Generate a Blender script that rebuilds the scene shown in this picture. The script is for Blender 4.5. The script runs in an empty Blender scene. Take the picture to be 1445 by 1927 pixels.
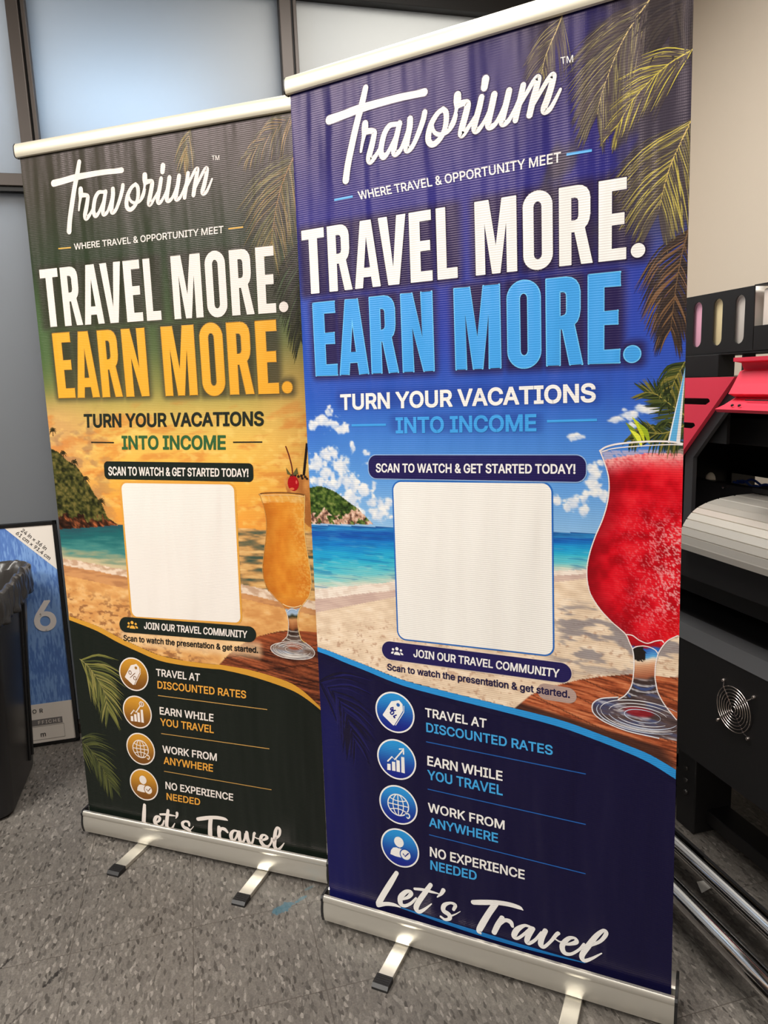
import bpy, bmesh, math, json, random
import numpy as np
from mathutils import Vector, Matrix
from mathutils.geometry import tessellate_polygon, delaunay_2d_cdt

# ------------------------------------------------------------------ camera, world, light
SC = bpy.context.scene
COL = SC.collection
PI = math.pi
cd = bpy.data.cameras.new('camera'); cam = bpy.data.objects.new('camera', cd); COL.objects.link(cam)
cd.sensor_fit = 'VERTICAL'; cd.sensor_height = 36.0; cd.lens = 36.0*1359.36/1927.0
cd.clip_start = 0.02; cd.clip_end = 60
cam.location = (-0.3382, -0.1824, 1.4095)
_p, _y, _r = math.radians(-10.1799), math.radians(-14.5676), math.radians(2.13)
cam.matrix_world = (Matrix.Translation(cam.location) @ Matrix.Rotation(_y, 4, 'Z') @ Matrix.Rotation(_p, 4, 'X')
                    @ Matrix.Rotation(_r, 4, 'Y') @ Matrix.Rotation(PI/2, 4, 'X'))
SC.camera = cam
w = bpy.data.worlds.new('world'); SC.world = w; w.use_nodes = True
w.node_tree.nodes['Background'].inputs[0].default_value = (.9, .95, 1, 1)
w.node_tree.nodes['Background'].inputs[1].default_value = 0.15
SC.view_settings.view_transform = 'Standard'; SC.view_settings.look = 'None'
SC.view_settings.gamma = 1.0; SC.view_settings.use_curve_mapping = False
SC.view_settings.exposure = 0.0
WARM = (1.0, 0.96, 0.90)
def area(name, loc, sx, sy, power, color, rot=(0, 0, 0)):
    l = bpy.data.lights.new(name, 'AREA'); l.shape = 'RECTANGLE'; l.size = sx; l.size_y = sy
    l.energy = power; l.color = color
    o = bpy.data.objects.new(name, l); o.location = loc; o.rotation_euler = rot; COL.objects.link(o); return o
# ceiling fixtures giving the banner sheen, plus lamps added to brighten printer and poster
for x_, y_, p_ in ((-2.65, .05, 92), (-4.4, .35, 46), (-6.1, .5, 46), (0.2, -1.0, 30), (0.0, 0.7, 18), (0.35, 1.9, 40), (-1.9, -2.4, 50), (-2.0, 1.1, 64)):
    area('ceiling_and_fill_lamp', (x_, y_, 3.05), 1.2, 0.6, p_, WARM)
# unseen lamps added behind the partition to light up its frosted panes
area('pane_backlight', (-0.46, 3.25, 2.46), 0.6, 0.14, 4.0, (0.58, 0.79, 1.0), (math.radians(-90), 0, 0))
area('pane_backlight', (0.75, 3.5, 3.04), 1.0, 0.5, 38, (1.0, .88, .72))
area('pane_backlight', (-1.5, 3.5, 3.04), 1.0, 0.5, 30, (1.0, .97, .94))

D = json.loads(r'''{"LOGO":[[[102.6,75.2,19.1],[137.9,72.6,17.7],[179.7,68.7,17.3],[232.0,67.3,15.1],[280.2,67.3,14.4],[313.6,69.0,13.7],[336.6,69.5,14.9]],[[198.4,31.1,13.2],[187.4,60.8,15.1],[173.6,94.1,15.2],[159.3,133.8,15.8],[146.0,174.4,16.0],[138.6,205.7,16.8]],[[193.7,101.0,15.1],[192.5,111.2,16.2],[188.8,125.8,9.7],[184.6,138.5,7.6],[180.2,154.1,6.1]],[[192.9,117.0,12.9],[206.0,117.6,11.8],[215.3,121.3,11.7],[213.7,130.5,12.8],[206.8,150.2,14.0],[199.9,168.2,14.0],[201.9,177.2,14.7],[212.8,172.4,10.7],[225.3,159.3,8.1],[234.2,145.7,9.5]],[[276.9,118.3,12.0],[266.7,116.3,9.3],[252.9,116.4,10.9],[240.8,128.1,12.2],[232.9,147.4,13.1],[229.8,163.9,13.2],[235.2,174.0,13.8],[245.9,168.7,9.5],[260.7,148.7,7.9],[274.2,127.0,7.9]],[[277.0,116.4,12.0],[270.4,135.6,12.5],[263.9,154.9,13.0],[261.0,167.6,13.0],[264.2,173.8,12.6],[275.8,169.3,9.4],[285.6,153.3,7.2],[294.2,136.4,7.2]],[[301.9,113.0,13.3],[300.1,128.3,13.9],[293.7,149.3,14.0],[290.7,165.5,14.0],[293.9,171.6,13.4],[305.3,166.2,10.2],[319.5,144.9,11.2],[331.4,121.6,12.1],[335.9,107.1,11.6]],[[377.1,109.3,9.4],[364.1,115.6,10.3],[350.6,130.9,12.0],[343.0,149.4,13.0],[342.9,163.9,13.1],[352.5,171.2,12.0],[366.7,164.7,11.1],[377.9,150.6,11.0],[383.1,133.7,11.8],[383.2,117.6,11.7],[377.1,109.3,9.8]],[[350.6,132.7,9.0],[353.4,144.1,8.0],[360.7,152.7,8.3],[373.4,156.0,8.9],[388.4,151.7,8.2],[400.3,140.6,6.6],[406.0,125.8,6.2]],[[409.4,90.6,15.5],[408.3,102.5,15.6],[406.0,116.3,7.8],[400.2,131.4,7.2],[391.3,146.1,7.9]],[[409.3,108.8,13.3],[422.4,107.5,12.1],[430.6,111.2,13.2],[425.3,130.4,13.7],[417.6,151.2,13.8],[415.3,164.1,13.8],[422.5,162.4,10.7],[434.3,150.4,7.9],[445.2,138.4,7.9]],[[459.9,105.4,11.9],[454.9,122.3,12.6],[447.4,142.8,12.7],[443.5,156.2,12.7],[446.1,163.8,12.1],[455.1,160.5,9.2],[467.0,146.7,7.4],[478.9,127.2,7.3]],[[469.2,74.7,15.4],[466.1,88.9,14.0]],[[486.2,106.0,13.2],[482.5,120.0,13.3],[476.3,140.6,13.4],[472.6,155.8,13.4],[476.3,162.2,12.5],[487.4,158.7,9.0],[499.0,143.2,7.7],[510.6,122.0,7.6]],[[516.5,105.6,12.6],[511.7,122.2,12.6],[504.6,144.3,12.7],[501.0,157.4,12.8],[504.3,162.0,11.7],[514.4,158.1,8.9],[525.8,142.7,7.1],[536.0,125.3,7.1]],[[544.6,102.1,11.4],[539.3,122.1,12.0],[532.4,144.0,12.1],[528.2,159.8,11.6]],[[535.8,136.9,7.3],[552.5,115.3,8.2],[565.6,99.1,9.2],[574.1,95.3,11.8],[570.8,109.7,12.2],[563.0,132.9,12.7],[556.2,156.6,12.4]],[[560.7,144.0,7.2],[578.1,120.8,8.1],[593.1,102.3,9.6],[602.5,97.8,12.0],[599.2,114.0,12.4],[590.6,136.8,13.1],[584.2,150.7,12.6],[586.2,156.8,11.4],[595.7,154.0,9.1],[606.3,140.1,7.2],[615.8,124.7,5.6]]],"LETS":[[[197.7,1857.5,11.3],[179.3,1890.7,14.7],[158.1,1928.8,15.4],[144.6,1955.1,15.5],[142.3,1962.1,12.9]],[[141.8,1963.5,11.6],[164.5,1953.1,10.8],[186.8,1949.2,9.2],[203.7,1950.9,3.5]],[[211.9,1926.3,6.3],[226.7,1916.6,9.0],[235.5,1904.3,11.2],[232.2,1898.4,8.0],[220.0,1904.3,11.3],[206.0,1922.6,13.9],[205.4,1940.0,13.1],[216.1,1943.6,9.1],[233.3,1931.9,7.5],[248.3,1912.9,5.5]],[[288.7,1865.0,10.9],[272.6,1891.3,12.8],[255.1,1920.7,13.6],[247.3,1940.1,13.7],[254.1,1949.1,10.5],[268.7,1938.7,7.4],[289.3,1916.8,2.9]],[[245.6,1888.0,6.9],[268.2,1884.1,7.9],[291.5,1883.5,6.8],[308.9,1883.3,2.9]],[[321.9,1870.0,10.8],[315.8,1881.3,8.5],[305.1,1893.6,2.9]],[[346.7,1915.6,7.7],[351.2,1902.2,9.6],[339.2,1899.7,6.7],[322.9,1910.5,10.9],[320.2,1925.9,12.1],[333.7,1932.7,12.6],[335.7,1943.0,10.2],[324.1,1949.7,7.3],[312.7,1945.1,6.1]],[[333.5,1938.8,6.1],[349.8,1927.9,3.4],[363.6,1915.8,1.9]],[[397.5,1881.0,12.3],[422.0,1873.8,13.6],[455.0,1864.6,12.1],[484.9,1860.6,11.9],[509.4,1861.4,10.0],[517.8,1865.1,3.2]],[[452.4,1868.9,14.8],[434.1,1901.8,15.0],[418.1,1934.4,16.0],[410.0,1953.7,13.8],[413.7,1959.8,5.5]],[[468.1,1901.1,12.1],[456.3,1925.4,13.6],[447.6,1946.9,12.3]],[[458.9,1924.6,6.8],[474.2,1906.1,9.4],[487.8,1906.0,12.0],[492.6,1916.3,7.5]],[[533.0,1904.2,6.6],[520.9,1905.3,7.9],[503.6,1921.6,13.3],[495.9,1940.5,12.9],[503.2,1945.0,8.0],[518.1,1930.7,7.4],[537.9,1905.4,7.9]],[[541.5,1907.0,10.5],[530.3,1929.6,12.7],[526.4,1945.8,12.0],[532.5,1948.6,8.5],[547.2,1933.7,7.4],[560.6,1910.4,5.2]],[[570.2,1903.4,11.7],[561.6,1925.0,13.1],[559.0,1943.5,12.6],[566.2,1947.4,8.4],[580.6,1929.7,7.3],[594.9,1906.3,9.0],[599.6,1900.7,9.3]],[[592.5,1917.8,3.9],[601.8,1921.5,3.9],[608.8,1920.1,3.9]],[[608.8,1926.0,5.2],[625.1,1920.7,7.7],[640.1,1910.4,10.7],[636.7,1901.4,6.6],[622.8,1906.7,9.7],[608.8,1928.7,12.4],[612.2,1946.4,11.6],[627.3,1946.0,7.7],[645.8,1928.6,6.4],[657.2,1910.2,6.3]],[[653.8,1922.0,7.1],[673.1,1907.7,7.0],[693.2,1890.5,8.0],[705.3,1868.2,9.4],[699.8,1861.4,7.9],[684.3,1880.2,11.2],[666.3,1912.5,13.1],[652.6,1941.1,12.2],[657.2,1953.0,9.7],[673.1,1942.8,7.1],[695.5,1921.4,3.0]]],"ML":[[0.9645,0.0126,7.0364],[-0.0025,0.9858,6.6171]],"MT":[[0.9237,0.3947,-694.4658],[-0.0267,0.7591,515.9075]],"TF":{"tag":[[167.5,233.6],[171.5,251.4],[616.1,232.1],[615.6,250.1]],"tm":[[616.1,70.8],[617.1,82.5],[639.5,72.1],[639.5,84.0]],"turn":[[98.4,668.5],[97.4,704.8],[681.0,660.9],[681.1,697.6]],"into":[[240.9,722.8],[240.3,758.8],[563.2,718.9],[562.8,754.2]],"scan":[[186.2,827.0],[185.2,847.7],[641.5,819.6],[641.5,839.2]],"join":[[265.3,1260.7],[264.5,1280.3],[607.0,1259.4],[605.6,1278.9]],"sub":[[194.9,1306.4],[194.2,1323.5],[628.2,1304.6],[628.2,1321.6]],"l0":[[289.7,1402.4],[289.5,1425.0],[441.1,1403.3],[440.0,1425.9]],"l1":[[291.3,1439.2],[291.1,1462.9],[590.5,1438.1],[590.4,1461.2]],"l2":[[291.6,1523.2],[290.7,1548.1],[476.0,1523.9],[475.5,1548.1]],"l3":[[290.3,1559.7],[290.5,1584.2],[475.9,1558.9],[475.4,1584.5]],"l4":[[288.7,1645.1],[288.9,1669.4],[478.7,1646.4],[478.0,1669.7]],"l5":[[290.1,1682.9],[289.9,1707.4],[462.3,1682.9],[461.8,1707.0]],"l6":[[290.0,1761.6],[289.2,1787.6],[523.8,1760.2],[523.5,1784.7]],"l7":[[290.1,1797.5],[289.3,1823.0],[408.2,1795.4],[407.3,1820.1]]},"TB":{"tag":[[155.1,242.3],[155.4,258.6],[627.3,242.8],[626.0,260.3]],"tm":[[605.8,73.4],[605.6,84.3],[627.4,74.6],[626.5,85.9]],"turn":[[132.1,707.6],[129.0,746.7],[714.4,712.5],[712.1,750.4]],"into":[[257.3,771.1],[254.7,810.5],[595.9,773.5],[593.1,812.7]],"scan":[[201.7,859.0],[199.6,884.8],[659.4,863.6],[658.0,885.7]],"join":[[279.6,1319.9],[277.4,1341.5],[626.1,1318.8],[624.1,1340.3]],"sub":[[200.4,1366.5],[198.4,1385.4],[657.0,1363.4],[655.9,1381.1]],"l0":[[307.6,1462.5],[306.5,1485.4],[460.5,1462.4],[457.9,1486.1]],"l1":[[309.2,1500.7],[307.7,1524.5],[610.7,1497.9],[609.2,1521.5]],"l2":[[308.9,1583.4],[307.7,1607.4],[497.1,1582.9],[495.0,1606.7]],"l3":[[307.9,1619.9],[306.8,1643.4],[495.4,1619.0],[493.2,1643.6]],"l4":[[307.2,1707.8],[306.4,1731.6],[498.9,1706.4],[496.7,1730.7]],"l5":[[308.4,1744.6],[306.9,1768.6],[483.2,1743.5],[481.0,1767.7]],"l6":[[307.6,1827.0],[305.7,1851.7],[545.5,1827.5],[543.9,1850.4]],"l7":[[307.8,1864.6],[306.6,1887.6],[428.9,1863.2],[426.7,1885.6]]},"DF":[[[106.3,242.1],[154.8,241.9]],[[626.5,238.9],[673.4,239.9]],[[126.0,739.8],[216.3,739.0]],[[584.6,733.9],[683.6,731.8]],[[289.6,1488.2],[661.5,1490.3]],[[289.3,1609.8],[661.4,1610.3]],[[289.1,1729.8],[660.8,1731.3]]],"DB":[[[100.8,250.7],[144.1,251.7]],[[640.8,251.6],[683.3,251.6]],[[149.2,789.0],[229.2,790.3]],[[616.9,792.6],[704.9,792.7]],[[306.8,1547.5],[675.3,1546.9]],[[306.8,1669.4],[675.1,1666.0]],[[306.0,1793.0],[674.6,1792.9]]],"HL1":[["T",[12.4,74.1]],["R",[82.7,144.4]],["A",[150.9,216.8]],["V",[215.7,283.0]],["E",[290.7,342.4]],["L",[353.8,399.6]],["M",[439.7,527.4]],["O",[540.2,599.2]],["R",[611.5,675.2]],["E",[685.8,736.0]],[".",[744.1,769.4]]],"HL2":[["E",[35.0,94.1]],["A",[101.9,176.8]],["R",[186.5,252.6]],["N",[265.3,338.8]],["M",[390.6,489.1]],["O",[505.9,572.8]],["R",[585.8,655.3]],["E",[667.5,725.6]],[".",[734.0,762.7]]],"VF1":[297.8,444.7,295.5,437.4],"VF2":[467.4,634.3,459.3,623.8],"VB1":[301.0,458.9,303.7,466.1],"VB2":[477.4,659.9,483.7,668.0],"UB1":[12.4,736.0,26.0,764.8],"UB2":[35.0,725.6,48.6,762.0],"CF":[[209.8,1428.3,52.1],[209.4,1549.9,52.3],[209.4,1669.8,51.6],[209.2,1786.0,51.9]],"CB":[[225.2,1488.9,53.3],[225.4,1610.6,52.9],[225.6,1731.4,52.7],[225.8,1851.0,52.7]],"IC":{"tag":[[-62.2,19.9],[-15.2,-52.0],[24.6,-64.0],[41.6,-47.4],[42.3,-15.5],[-5.0,64.2],[-11.0,65.3],[-61.6,25.5]],"taghole":[[19.0,-40.5]],"tag2":[[47.9,-39.1],[46.7,-9.9],[2.2,61.7]],"cur":[[[-6.9,-23.2],[-18.2,-18.2],[-19.4,-8.9],[-6.9,-15.7]],[[4.4,-11.6],[-11.6,-5.7],[-22.4,4.5],[-15.5,12.4],[-4.8,2.2],[-9.9,-10.2]],[[7.8,11.3],[-6.3,19.9],[-1.8,24.4]]],"bars":[[[-48.3,30.3],[-31.4,28.7],[-31.9,60.7],[-49.6,61.3]],[[-23.6,15.1],[-6.9,14.0],[-6.7,59.3],[-24.7,60.3]],[[-0.4,1.8],[16.6,2.2],[16.2,60.2],[-1.6,60.1]],[[25.3,-18.8],[41.0,-19.3],[40.6,60.9],[23.0,59.6]]],"arrow":[[-44.9,16.8],[-22.6,-9.1],[-8.3,1.5],[35.3,-53.4]],"ah":[[17.7,-55.6],[38.7,-60.5],[37.7,-34.7]],"head":[[-3.6,-30.5]],"body":[[-51.4,44.9],[-47.6,23.5],[-34.7,5.9],[-18.2,1.6],[4.0,4.0],[18.2,1.6],[4.1,22.3],[2.6,38.9],[5.0,48.8],[-22.2,49.5]],"chk":[[29.2,27.9]],"ck":[[17.2,26.1],[26.9,36.6],[44.5,16.6]]},"QF":[[230.4,869.8],[590.8,861.7],[228.9,1238.2],[591.1,1229.2]],"QB":[[241.4,906.7],[611.3,907.0],[238.7,1306.2],[606.4,1297.0]],"PF":[[[167.2,808.6],[166.2,861.9],[662.3,801.6],[662.2,855.0]],[[182.7,1250.7],[181.9,1296.4],[632.2,1243.7],[632.0,1288.7]]],"PB":[[[187.3,843.8],[185.5,895.5],[674.1,848.9],[672.3,899.1]],[[192.1,1309.7],[186.8,1358.3],[655.1,1304.7],[652.2,1351.1]]],"WF":[[[-11.4,1289.9],[34.8,1297.5],[79.8,1307.8],[128.3,1318.0],[230.3,1341.6],[342.5,1352.9],[483.1,1364.2],[602.5,1374.7],[681.0,1389.9],[745.8,1406.1],[791.0,1418.4],[838.0,1439.9],[859.6,1451.0]],[[-12.0,1301.1],[34.1,1310.0],[79.1,1321.6],[127.6,1332.2],[229.8,1355.6],[342.0,1367.7],[482.8,1379.4],[602.4,1391.4],[681.1,1406.9],[746.0,1422.9],[791.2,1437.4],[838.4,1461.1],[860.0,1472.2]]],"WB":[[[-6.8,1321.3],[41.0,1331.3],[107.4,1347.3],[180.5,1375.7],[253.2,1399.3],[323.9,1419.2],[406.3,1427.7],[505.1,1429.3],[540.4,1428.2],[636.4,1435.1],[737.2,1454.2],[785.9,1475.3],[835.6,1514.4],[874.7,1548.3]],[[-8.3,1333.4],[39.3,1345.1],[105.5,1363.5],[178.7,1392.6],[251.5,1416.1],[322.3,1435.9],[405.1,1442.5],[504.0,1443.1],[539.3,1442.7],[635.2,1453.5],[736.1,1474.6],[785.0,1492.5],[835.2,1523.8],[874.4,1556.0]]],"GF":[[689.3,792.3],[695.7,808.5],[702.2,828.0],[706.2,845.9],[707.1,865.6],[705.6,885.5],[700.9,909.0],[692.9,934.6],[681.6,962.4],[671.8,992.2],[666.1,1016.8],[663.9,1036.1],[664.6,1058.7],[669.9,1083.4],[680.5,1103.0],[694.7,1122.1],[714.0,1141.5],[731.4,1155.3],[741.8,1165.3],[748.8,1181.3],[754.0,1191.9],[756.7,1206.6],[757.8,1225.4],[757.1,1244.5],[754.7,1266.0],[749.7,1282.2],[739.4,1297.5],[727.2,1307.4]],"GFr":[[839.7,1154.0],[836.6,1155.7],[822.1,1165.8],[812.5,1178.2],[804.5,1194.2],[800.6,1209.6],[798.4,1228.7],[798.3,1247.6],[800.5,1262.4],[804.1,1278.9],[812.8,1296.5],[824.7,1313.4],[840.0,1331.7]],"GFb":[[727.2,1302.5],[693.4,1311.2],[678.1,1322.7],[674.5,1334.3],[677.2,1345.8],[688.1,1355.8],[706.2,1364.4],[747.0,1374.5],[807.3,1378.5],[840.8,1377.2]],"GFm":[[742.6,1164.2],[753.8,1164.6],[767.4,1173.1],[782.6,1177.6],[797.5,1171.0],[809.0,1167.9],[813.2,1171.6]],"GFs":[[754.0,1193.7],[760.8,1188.1],[774.3,1184.4],[787.7,1185.3],[797.8,1189.5],[802.9,1196.2]],"GFt":[[689.3,792.3],[700.4,784.9],[720.7,779.1],[751.5,775.3],[789.0,773.1],[818.4,773.7],[839.4,777.4]],"GFt2":[[691.7,794.7],[713.0,788.0],[743.9,784.0],[781.7,781.0],[818.5,779.1],[839.5,779.7]],"GFl":[[697.3,810.1],[716.2,806.5],[737.9,801.3],[774.4,796.1],[804.2,794.9],[839.8,796.8]],"STc":[[847.5,636.9],[815.4,774.6],[832.2,774.5],[855.8,646.7]],"GB":[[686.8,930.5],[692.3,943.9],[698.5,964.0],[703.3,988.6],[704.2,1015.7],[700.6,1047.6],[693.8,1084.5],[687.1,1121.6],[685.1,1144.9],[688.6,1172.7],[699.7,1200.0],[692.6,1183.6],[701.6,1199.0],[720.3,1218.4],[739.2,1233.1],[748.2,1248.5],[753.5,1264.1],[756.0,1286.9],[753.7,1307.8],[749.1,1324.4],[733.4,1339.7]],"GBr":[[821.7,932.8],[819.6,961.3],[816.8,994.5],[816.4,1027.8],[817.6,1054.5],[821.9,1090.2],[827.4,1128.3],[829.9,1169.0],[828.7,1173.2],[827.5,1184.5],[820.5,1207.3],[805.2,1226.3],[792.3,1243.1],[785.4,1261.8],[784.2,1284.7],[786.6,1309.7],[792.9,1329.9],[807.1,1339.0]],"GBb":[[733.2,1343.2],[710.4,1349.9],[697.8,1359.3],[701.6,1373.0],[723.5,1383.9],[755.7,1387.8],[790.2,1386.8],[819.7,1379.3],[830.5,1365.6],[824.6,1352.3],[804.7,1338.0]],"GBt":[[686.7,932.8],[698.1,929.2],[730.4,927.2],[771.9,927.0],[803.2,928.7],[822.2,932.3]],"GBt2":[[686.8,931.7],[700.3,934.4],[735.0,933.1],[783.7,933.0],[821.5,936.7]],"GBl":[[695.3,956.2],[728.9,953.3],[773.1,951.3],[820.6,955.8]],"GBm":[[741.7,1233.0],[753.7,1237.8],[773.1,1239.9],[787.8,1236.6],[796.5,1232.6]],"GBs":[[754.1,1253.8],[760.5,1248.1],[772.8,1245.6],[782.4,1248.3]],"CH":[[789.7,901.5],[805.8,901.3],[788.7,921.9]],"CHs":[[773.1,804.9],[780.8,827.6],[787.7,856.8],[789.2,882.9]],"PIN":[[761.7,891.9],[774.1,885.2],[800.7,882.8],[829.0,888.0],[847.7,893.3],[848.7,1028.9],[832.5,1018.4],[817.5,1005.6],[820.9,935.0],[770.7,927.0]],"STB":[[834.5,796.7],[821.1,880.5]],"ISF":[[-35.5,896.5],[3.8,888.6],[27.0,883.9],[49.5,888.3],[74.3,897.6],[107.0,919.2],[130.9,933.3],[152.9,952.4],[165.2,963.1],[171.9,970.3],[96.8,974.6],[-40.6,979.9]],"ISB":[[-20.6,801.7],[-0.5,805.9],[28.7,818.2],[56.0,842.7],[84.8,854.9],[106.4,883.2],[123.5,907.5],[144.1,943.9],[166.1,967.9],[181.2,1008.5],[218.1,1030.0],[132.8,1039.6],[-17.7,1051.2],[-55.0,1053.3]],"TAF":[[490.1,1384.5],[511.9,1359.2],[546.9,1325.8],[598.5,1297.4],[648.0,1276.7],[691.7,1262.7],[754.9,1247.7],[797.7,1243.2],[840.5,1242.7],[855.1,1242.6],[859.8,1462.8],[658.9,1421.1]],"TAB":[[520.9,1433.8],[528.0,1428.2],[546.9,1406.8],[575.0,1382.4],[616.0,1353.6],[658.5,1332.1],[720.0,1312.9],[769.8,1304.2],[837.5,1305.9],[866.0,1307.6],[856.3,1537.6],[659.0,1489.5]],"LF":{"hor":[[21.6,980.3],[669.9,958.7]],"foam":[[0.0,1143.2],[220.6,1103.5],[593.7,1044.1],[662.5,1034.7]],"wet":[[0.1,1168.9],[219.7,1124.1],[593.6,1055.6],[662.5,1044.8]],"sand":[[-1.8,1203.2],[219.0,1140.9],[593.5,1069.4],[662.5,1054.9]]},"LB":{"hor":[[-1.8,1048.6],[218.7,1030.3],[612.9,1027.1],[825.4,1030.3]],"foam":[[-3.6,1139.3],[232.7,1163.5],[617.2,1185.8],[833.8,1217.0]],"wet":[[-6.2,1159.3],[230.3,1186.2],[615.6,1210.3],[832.8,1240.7]],"sand":[[-2.4,1192.5],[226.5,1222.1],[614.6,1225.6],[831.9,1258.5]]},"RF":[[[619.9,2.8],[607.9,26.1],[596.8,45.5],[585.5,69.7],[579.1,100.0]],[[771.1,17.4],[743.3,47.4],[721.0,79.8],[702.7,118.6],[688.8,155.0],[683.2,180.5]],[[844.2,111.0],[807.3,123.7],[775.5,143.4],[744.5,171.0],[717.2,209.3]],[[844.2,218.4],[825.3,255.6],[810.3,287.5],[800.3,321.0],[792.0,359.8]],[[842.2,397.7],[833.4,432.4],[825.4,476.9],[820.0,522.5],[815.4,568.9]],[[841.9,627.1],[824.4,659.9],[811.4,703.3]],[[853.3,733.2],[816.0,703.4],[792.4,685.3],[772.5,680.8]],[[844.4,742.9],[807.6,757.6],[774.4,757.7],[750.3,770.9]],[[841.9,12.6],[820.9,38.8],[806.4,75.7]]],"RB":[[[842.7,87.9],[803.9,149.6],[782.1,202.4],[769.2,250.9],[759.0,300.3]],[[551.7,-0.2],[542.0,23.5],[525.3,71.8]],[[846.8,5.2],[788.7,32.7],[743.5,62.7],[712.8,83.2]],[[854.5,284.3],[836.6,357.8],[828.5,433.5],[829.3,537.1]],[[25.1,1459.9],[44.1,1471.9],[71.5,1498.6],[105.4,1555.8],[117.8,1624.4]],[[-30.1,1733.6],[20.2,1753.7],[65.7,1810.6],[99.4,1878.3]]],"RN":[[[-8.6,1380.5],[36.9,1401.4],[72.6,1451.5],[98.9,1531.2]]],"CLF":[[48.1,726.5,23.7,17.5],[72.6,739.1,29.2,17.4],[62.3,711.8,13.3,12.4],[96.9,749.1,20.3,12.4],[20.2,738.9,15.1,11.3],[25.7,827.5,27.1,23.0],[49.4,808.1,20.9,17.7],[73.5,804.0,17.7,17.6],[89.6,832.6,26.2,22.7],[51.4,852.5,32.7,23.0],[102.2,870.0,31.9,27.8],[27.7,872.3,21.2,18.1],[64.7,883.9,29.6,20.5],[123.6,878.2,17.3,17.6],[151.5,893.5,21.2,20.1],[114.9,907.5,36.0,22.9],[171.5,917.6,22.4,17.5],[84.9,921.4,26.4,18.0],[192.6,916.7,19.4,14.9],[213.2,919.5,16.5,17.4],[177.4,942.4,41.8,17.6],[126.7,788.5,7.2,17.3],[160.1,802.9,14.0,11.1],[164.5,827.4,14.0,6.2],[179.1,876.3,8.4,9.9],[635.5,768.2,14.7,7.4],[649.1,765.0,10.4,6.3],[675.1,841.9,14.5,25.6],[667.8,826.1,10.4,10.6],[682.4,868.3,12.4,23.6],[693.8,878.5,10.3,15.0],[659.4,890.7,10.5,15.2],[638.2,897.0,14.9,17.5],[657.3,912.5,12.6,13.1],[625.3,908.6,8.6,8.8],[745.0,722.2,23.2,9.1],[764.2,710.4,15.3,10.0],[720.4,732.1,15.8,7.1],[752.0,742.5,9.7,6.1],[780.5,714.7,13.3,8.0],[735.1,714.0,7.8,5.0],[694.6,815.0,10.2,7.4],[600.4,893.2,8.7,13.2]],"SHB":[[598.9,1096.5],[659.1,1199.6]],"PLM":[[81.6,848.8],[117.2,897.3],[164.1,963.9],[14.0,755.2],[43.4,822.3]]}''')

# ------------------------------------------------------------------ helpers
def s2l(c):
    c = np.asarray(c, float)/255.0
    return np.where(c <= .04045, c/12.92, ((c+.055)/1.055)**2.4)
def rgb(r, g, b): return tuple(s2l((r, g, b)))+(1.0,)
def mat(name, col, rough=.5, metal=0.0, spec=.5, bump=None, coat=0, noise=None, emit=None, trans=0):
    m = bpy.data.materials.new(name); m.use_nodes = True
    nt = m.node_tree; b = nt.nodes['Principled BSDF']
    b.inputs['Base Color'].default_value = col; b.inputs['Roughness'].default_value = rough
    b.inputs['Metallic'].default_value = metal; b.inputs['Specular IOR Level'].default_value = spec
    b.inputs['Coat Weight'].default_value = coat
    if trans: b.inputs['Transmission Weight'].default_value = trans
    if bump or noise:
        tc = nt.nodes.new('ShaderNodeTexCoord'); n = nt.nodes.new('ShaderNodeTexNoise')
        mp = nt.nodes.new('ShaderNodeMapping'); nt.links.new(tc.outputs['Object'], mp.inputs[0]); nt.links.new(mp.outputs[0], n.inputs[0])
    if noise:   # (scale vec, amount, detail)
        mp.inputs['Scale'].default_value = noise[0]; n.inputs['Scale'].default_value = 1.0; n.inputs['Detail'].default_value = noise[2]
        mx = nt.nodes.new('ShaderNodeMix'); mx.data_type = 'RGBA'
        a = noise[1]
        mx.inputs[6].default_value = tuple(c*(1-a) for c in col[:3])+(1,); mx.inputs[7].default_value = tuple(min(1, c*(1+a)) for c in col[:3])+(1,)
        nt.links.new(n.outputs[0], mx.inputs[0]); nt.links.new(mx.outputs[2], b.inputs['Base Color'])
    if bump:    # (scale, strength)
        if not noise: n.inputs['Scale'].default_value = bump[0]
        bp = nt.nodes.new('ShaderNodeBump'); bp.inputs['Strength'].default_value = bump[1]; bp.inputs['Distance'].default_value = .002
        nt.links.new(n.outputs[0], bp.inputs['Height']); nt.links.new(bp.outputs[0], b.inputs['Normal'])
    return m
def tag(o, label=None, cat=None, group=None, kind=None):
    if label: o['label'] = label
    if cat: o['category'] = cat
    if group: o['group'] = group
    if kind: o['kind'] = kind
    return o
def empty(name, loc, rz=0.0):
    o = bpy.data.objects.new(name, None); o.location = loc; o.rotation_euler = (0, 0, rz); COL.objects.link(o); o.empty_display_size = .1
    return o
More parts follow.
